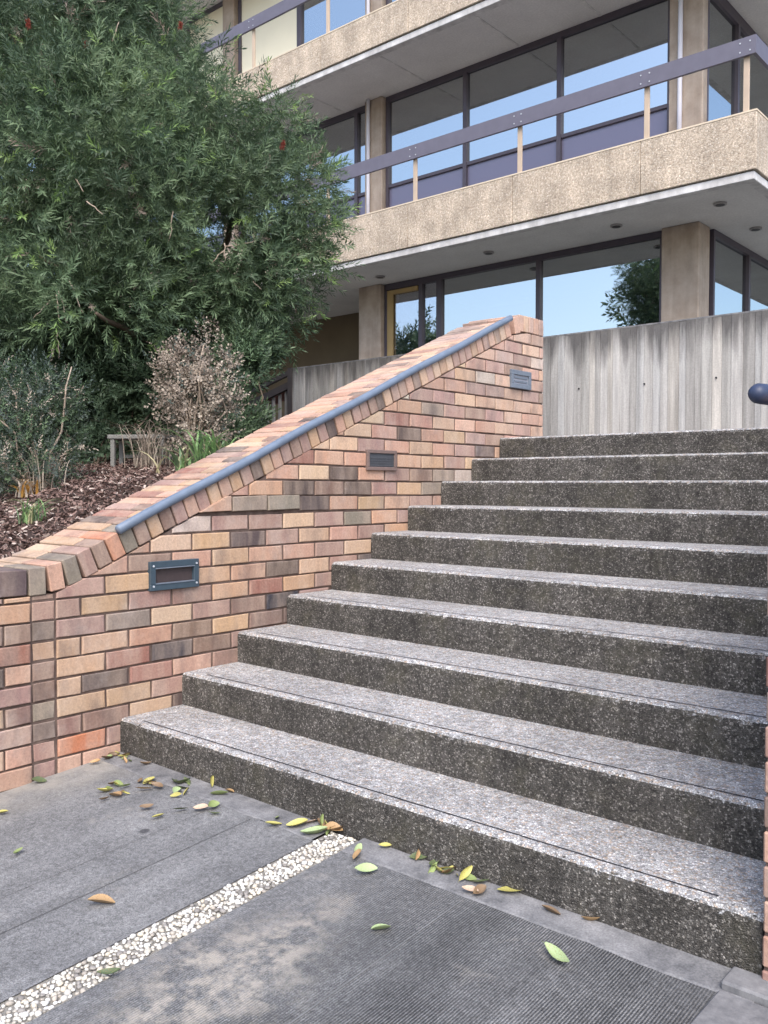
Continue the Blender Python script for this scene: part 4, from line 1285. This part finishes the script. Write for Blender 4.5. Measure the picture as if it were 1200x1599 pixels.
leaves = [
 (165, 1240, .075, 20, YE, 'yellow leaf, left one of the first clump by the wall foot'), (180, 1247, .080, -25, OR, 'tan leaf at the front of the left clump by the wall'),
 (176, 1229, .060, 80, BR, 'brown curled leaf on top of the left clump by the wall'), (196, 1232, .060, 50, GR, 'green-yellow leaf right of the left clump by the wall'),
 (226, 1236, .080, 5, OR, 'tan leaf at the front of the middle clump'), (236, 1224, .075, 60, YE, 'yellow leaf on top of the middle clump'),
 (246, 1233, .070, -30, BR, 'brown leaf right in the middle clump'), (222, 1222, .060, 120, BR, 'small brown leaf behind the middle clump'),
 (273, 1225, .085, 115, DG, 'dark green leaf on the left of the green clump'), (288, 1226, .085, 40, DG, 'dark green leaf on the right of the green clump'),
 (278, 1240, .070, 85, LG, 'pale green leaf pointing forward from the green clump'), (230, 1265, .060, 30, BR, 'dull tan leaf alone in front of the middle clump'),
 (248, 1279, .060, 50, YE, 'small yellow-green leaf in front of the middle clump'), (283, 1268, .065, 15, DG, 'narrow dark green leaf lying on the paving'),
 (315, 1267, .065, -15, PE, 'pinkish tan leaf beside a green one'), (334, 1264, .070, 50, GR, 'bright green leaf right of the pinkish leaf'),
 (336, 1274, .055, 0, LG, 'pale green leaf just in front of the bright green leaf'), (343, 1244, .085, 5, GR, 'flat green-yellow leaf near the first step'),
 (340, 1226, .060, 90, YE, 'yellow leaf standing against the first riser'), (369, 1236, .050, -20, OR, 'small ochre leaf tucked under the first riser'),
 (228, 1197, .060, 40, BR, 'dull brown leaf under the left end of the first step'), (203, 1181, .055, 10, BR, 'brown leaf in the corner of wall and step'),
 (190, 1184, .055, 60, YE, 'yellowish leaf in the corner of wall and step'), (168, 1188, .060, 20, BR, 'brown leaf at the wall foot nearest the corner'),
 (150, 1195, .060, -10, OR, 'ochre leaf at the wall foot left of the corner'), (62, 1224, .070, 25, DG, 'dark green leaf by the foot of the brick wall'),
 (4, 1274, .060, 10, YE, 'yellow leaf at the left edge of the paving'), (31, 1336, .055, 70, GR, 'small green-brown leaf alone at far left'),
 (159, 1416, .095, 12, OR, 'large orange-brown leaf alone on the left paving'), (172, 1527, .070, 15, DG, 'dark green leaf on the near edge of the pebble strip'),
 (428, 1291, .070, 15, YE, 'yellow leaf left of the heap at the pebble strip'), (433, 1281, .045, 80, GR, 'small green leaf behind the yellow one left of the heap'),
 (466, 1293, .090, -10, YE, 'bright yellow leaf at the left of the heap'), (492, 1307, .110, -5, LG, 'long pale green leaf at the front of the heap'),
 (486, 1288, .075, 30, PE, 'pinkish brown leaf at the back of the heap'), (503, 1291, .070, -50, BR, 'brown leaf in the middle of the heap'),
 (516, 1284, .055, 85, GR, 'leaf standing upright in the heap against the riser'), (522, 1301, .080, 20, OR, 'ochre leaf at the right of the heap'),
 (536, 1297, .075, 50, BR, 'brown curled leaf at the right end of the heap'), (558, 1340, .075, 80, OR, 'brown leaf just right of the pebble strip'),
 (559, 1328, .060, 60, LG, 'pale green leaf behind the brown one right of the pebble strip'), (572, 1364, .085, 5, LG, 'flat yellow-green oval leaf alone right of the pebble strip'),
 (609, 1323, .050, -10, YE, 'thin yellow leaf against the first riser right of the strip'), (655, 1344, .070, -10, DG, 'dark green leaf under the first riser, middle'),
 (665, 1336, .055, 80, OR, 'ochre upright leaf under the first riser, middle'), (693, 1349, .075, 65, DG, 'dark green curled leaf against the first riser'),
 (702, 1366, .055, 40, OR, 'small olive brown leaf on the smooth margin'), (725, 1374, .075, 50, YE, 'yellow leaf standing on the smooth margin'),
 (742, 1370, .065, -40, GR, 'green leaf between the yellow ones at the riser'), (762, 1374, .060, -10, DG, 'dark leaf close to the riser right of the green one'),
 (750, 1397, .065, 30, BR, 'olive brown leaf at the edge of the ribbed paving'), (735, 1397, .060, -30, PE, 'reddish brown leaf at the edge of the ribbed paving'),
 (803, 1395, .095, -5, YE, 'bright yellow leaf, rightmost of the yellow ones at the step'), (861, 1428, .070, -30, BR, 'brown leaf on the margin right of the last yellow leaf'),
 (927, 1438, .060, -20, OR, 'thin curved ochre leaf at the right of the margin'), (597, 1456, .065, 20, LG, 'pale green leaf alone in the middle of the ribbed paving'),
 (871, 1501, .105, -48, LG, 'bright green slender leaf alone on the ribbed paving')]
ga = math.degrees(YAW)
for i, (u, v, s, a, c, lab) in enumerate(leaves):
    p = hit_ground(u, v)
    lift = .009
    if p.y > -.455: p.y = -.462
    o = link('fallen_leaf', leaf_mesh(i % 9)); s *= .86; o.scale = (s, s * random.uniform(.8, 1.05), s)
    up = 'standing' in lab or 'upright' in lab
    o.rotation_euler = (R(random.choice((-1, 1)) * random.uniform(6, 30) * (.4 if s > .075 else 1) if not up else 60), R(random.uniform(-12, 12) if not up else -35), R(ga + a))
    o.location = (p.x, p.y, gz(p.y) + (lift if not up else .022))
    setcol(o, c, random.uniform(.85, 1.1)); tag(o, lab, 'leaf', 'fallen leaves on the paving')

def litter(u, v, du, dv, n, lab, cols):
    for k in range(n):
        p = hit_ground(u + random.gauss(0, du), v + random.gauss(0, dv))
        if p.y > -.458: p.y = -.462 - random.random() * .02
        p.x = max(p.x, .03)
        s = random.uniform(.03, .055)
        o = link('fallen_leaf', leaf_mesh(random.randrange(9))); o.scale = (s, s * random.uniform(.6, 1.0), s)
        o.rotation_euler = (R(random.uniform(-60, 60)), R(random.uniform(-35, 35)), random.random() * 6.28)
        o.location = (p.x, p.y, gz(p.y) + .010)
        setcol(o, random.choice(cols), random.uniform(.7, 1.1)); tag(o, lab, 'leaf', 'fallen leaves on the paving')
litter(178, 1238, 9, 6, 6, 'small curled leaf in the left clump by the wall foot', [YE, OR, BR, GR])
litter(234, 1230, 9, 6, 6, 'small curled leaf in the middle clump by the wall foot', [YE, OR, BR])
litter(280, 1230, 9, 6, 5, 'small dark leaf in the green clump near the first step', [DG, GR, DG, YE])
litter(185, 1190, 20, 4, 7, 'small dry leaf drifted into the corner of wall and step', [BR, OR, GR, YE])
litter(505, 1295, 18, 6, 7, 'small leaf in the heap where the pebble strip meets the step', [YE, BR, OR, GR])
litter(715, 1366, 30, 9, 7, 'small leaf scrap along the foot of the first riser', [DG, BR, GR, YE])

# ================================================================== TREES BEHIND THE VIEWER, MIRRORED IN THE GLASS
def far_tree(x, y, h, r, n, label, zb=-.6):
    t = empty('reflected_tree', (x, y, zb), label=label, cat='tree', group='trees mirrored in the windows')
    lb = []
    for k in range(9):
        a = k * 2.4; q = .55 * r
        lb.append((q * math.cos(a) * (.5 + .5 * random.random()), q * math.sin(a) * (.5 + .5 * random.random()), h * (.42 + .48 * (k / 8)) , r * random.uniform(.45, .7), r * random.uniform(.45, .7), h * random.uniform(.09, .13)))
    C, Dv, Rr = lobe_points(lb, n, .3, .1, .8, x)
    mi = rng.choice(2, n)
    o = sprigs('crown', C, Dv + rng.normal(size=C.shape) * .6, t, [MT['leaf_dark'], MT['leaf_mid']], mi, m=12, L=.5, ll=.22, lw=.045, spread=1.1); o['kind'] = 'stuff'
    limb((0, 0, 0), (0, 0, h * .7), .25, .10, 'trunk', 'bark', .2, 8, t)
far_tree(-9.3, -10, 13.0, 3.1, 3600, 'dark leafy tree mirrored at the right of the ground-floor window')
far_tree(-23.8, -10, 9.8, 2.0, 1500, 'small tree mirrored in the glass door')
far_tree(12.5, 40, 14.5, 2.6, 2000, 'tree mirrored in the side window beside the corner column', TZ)
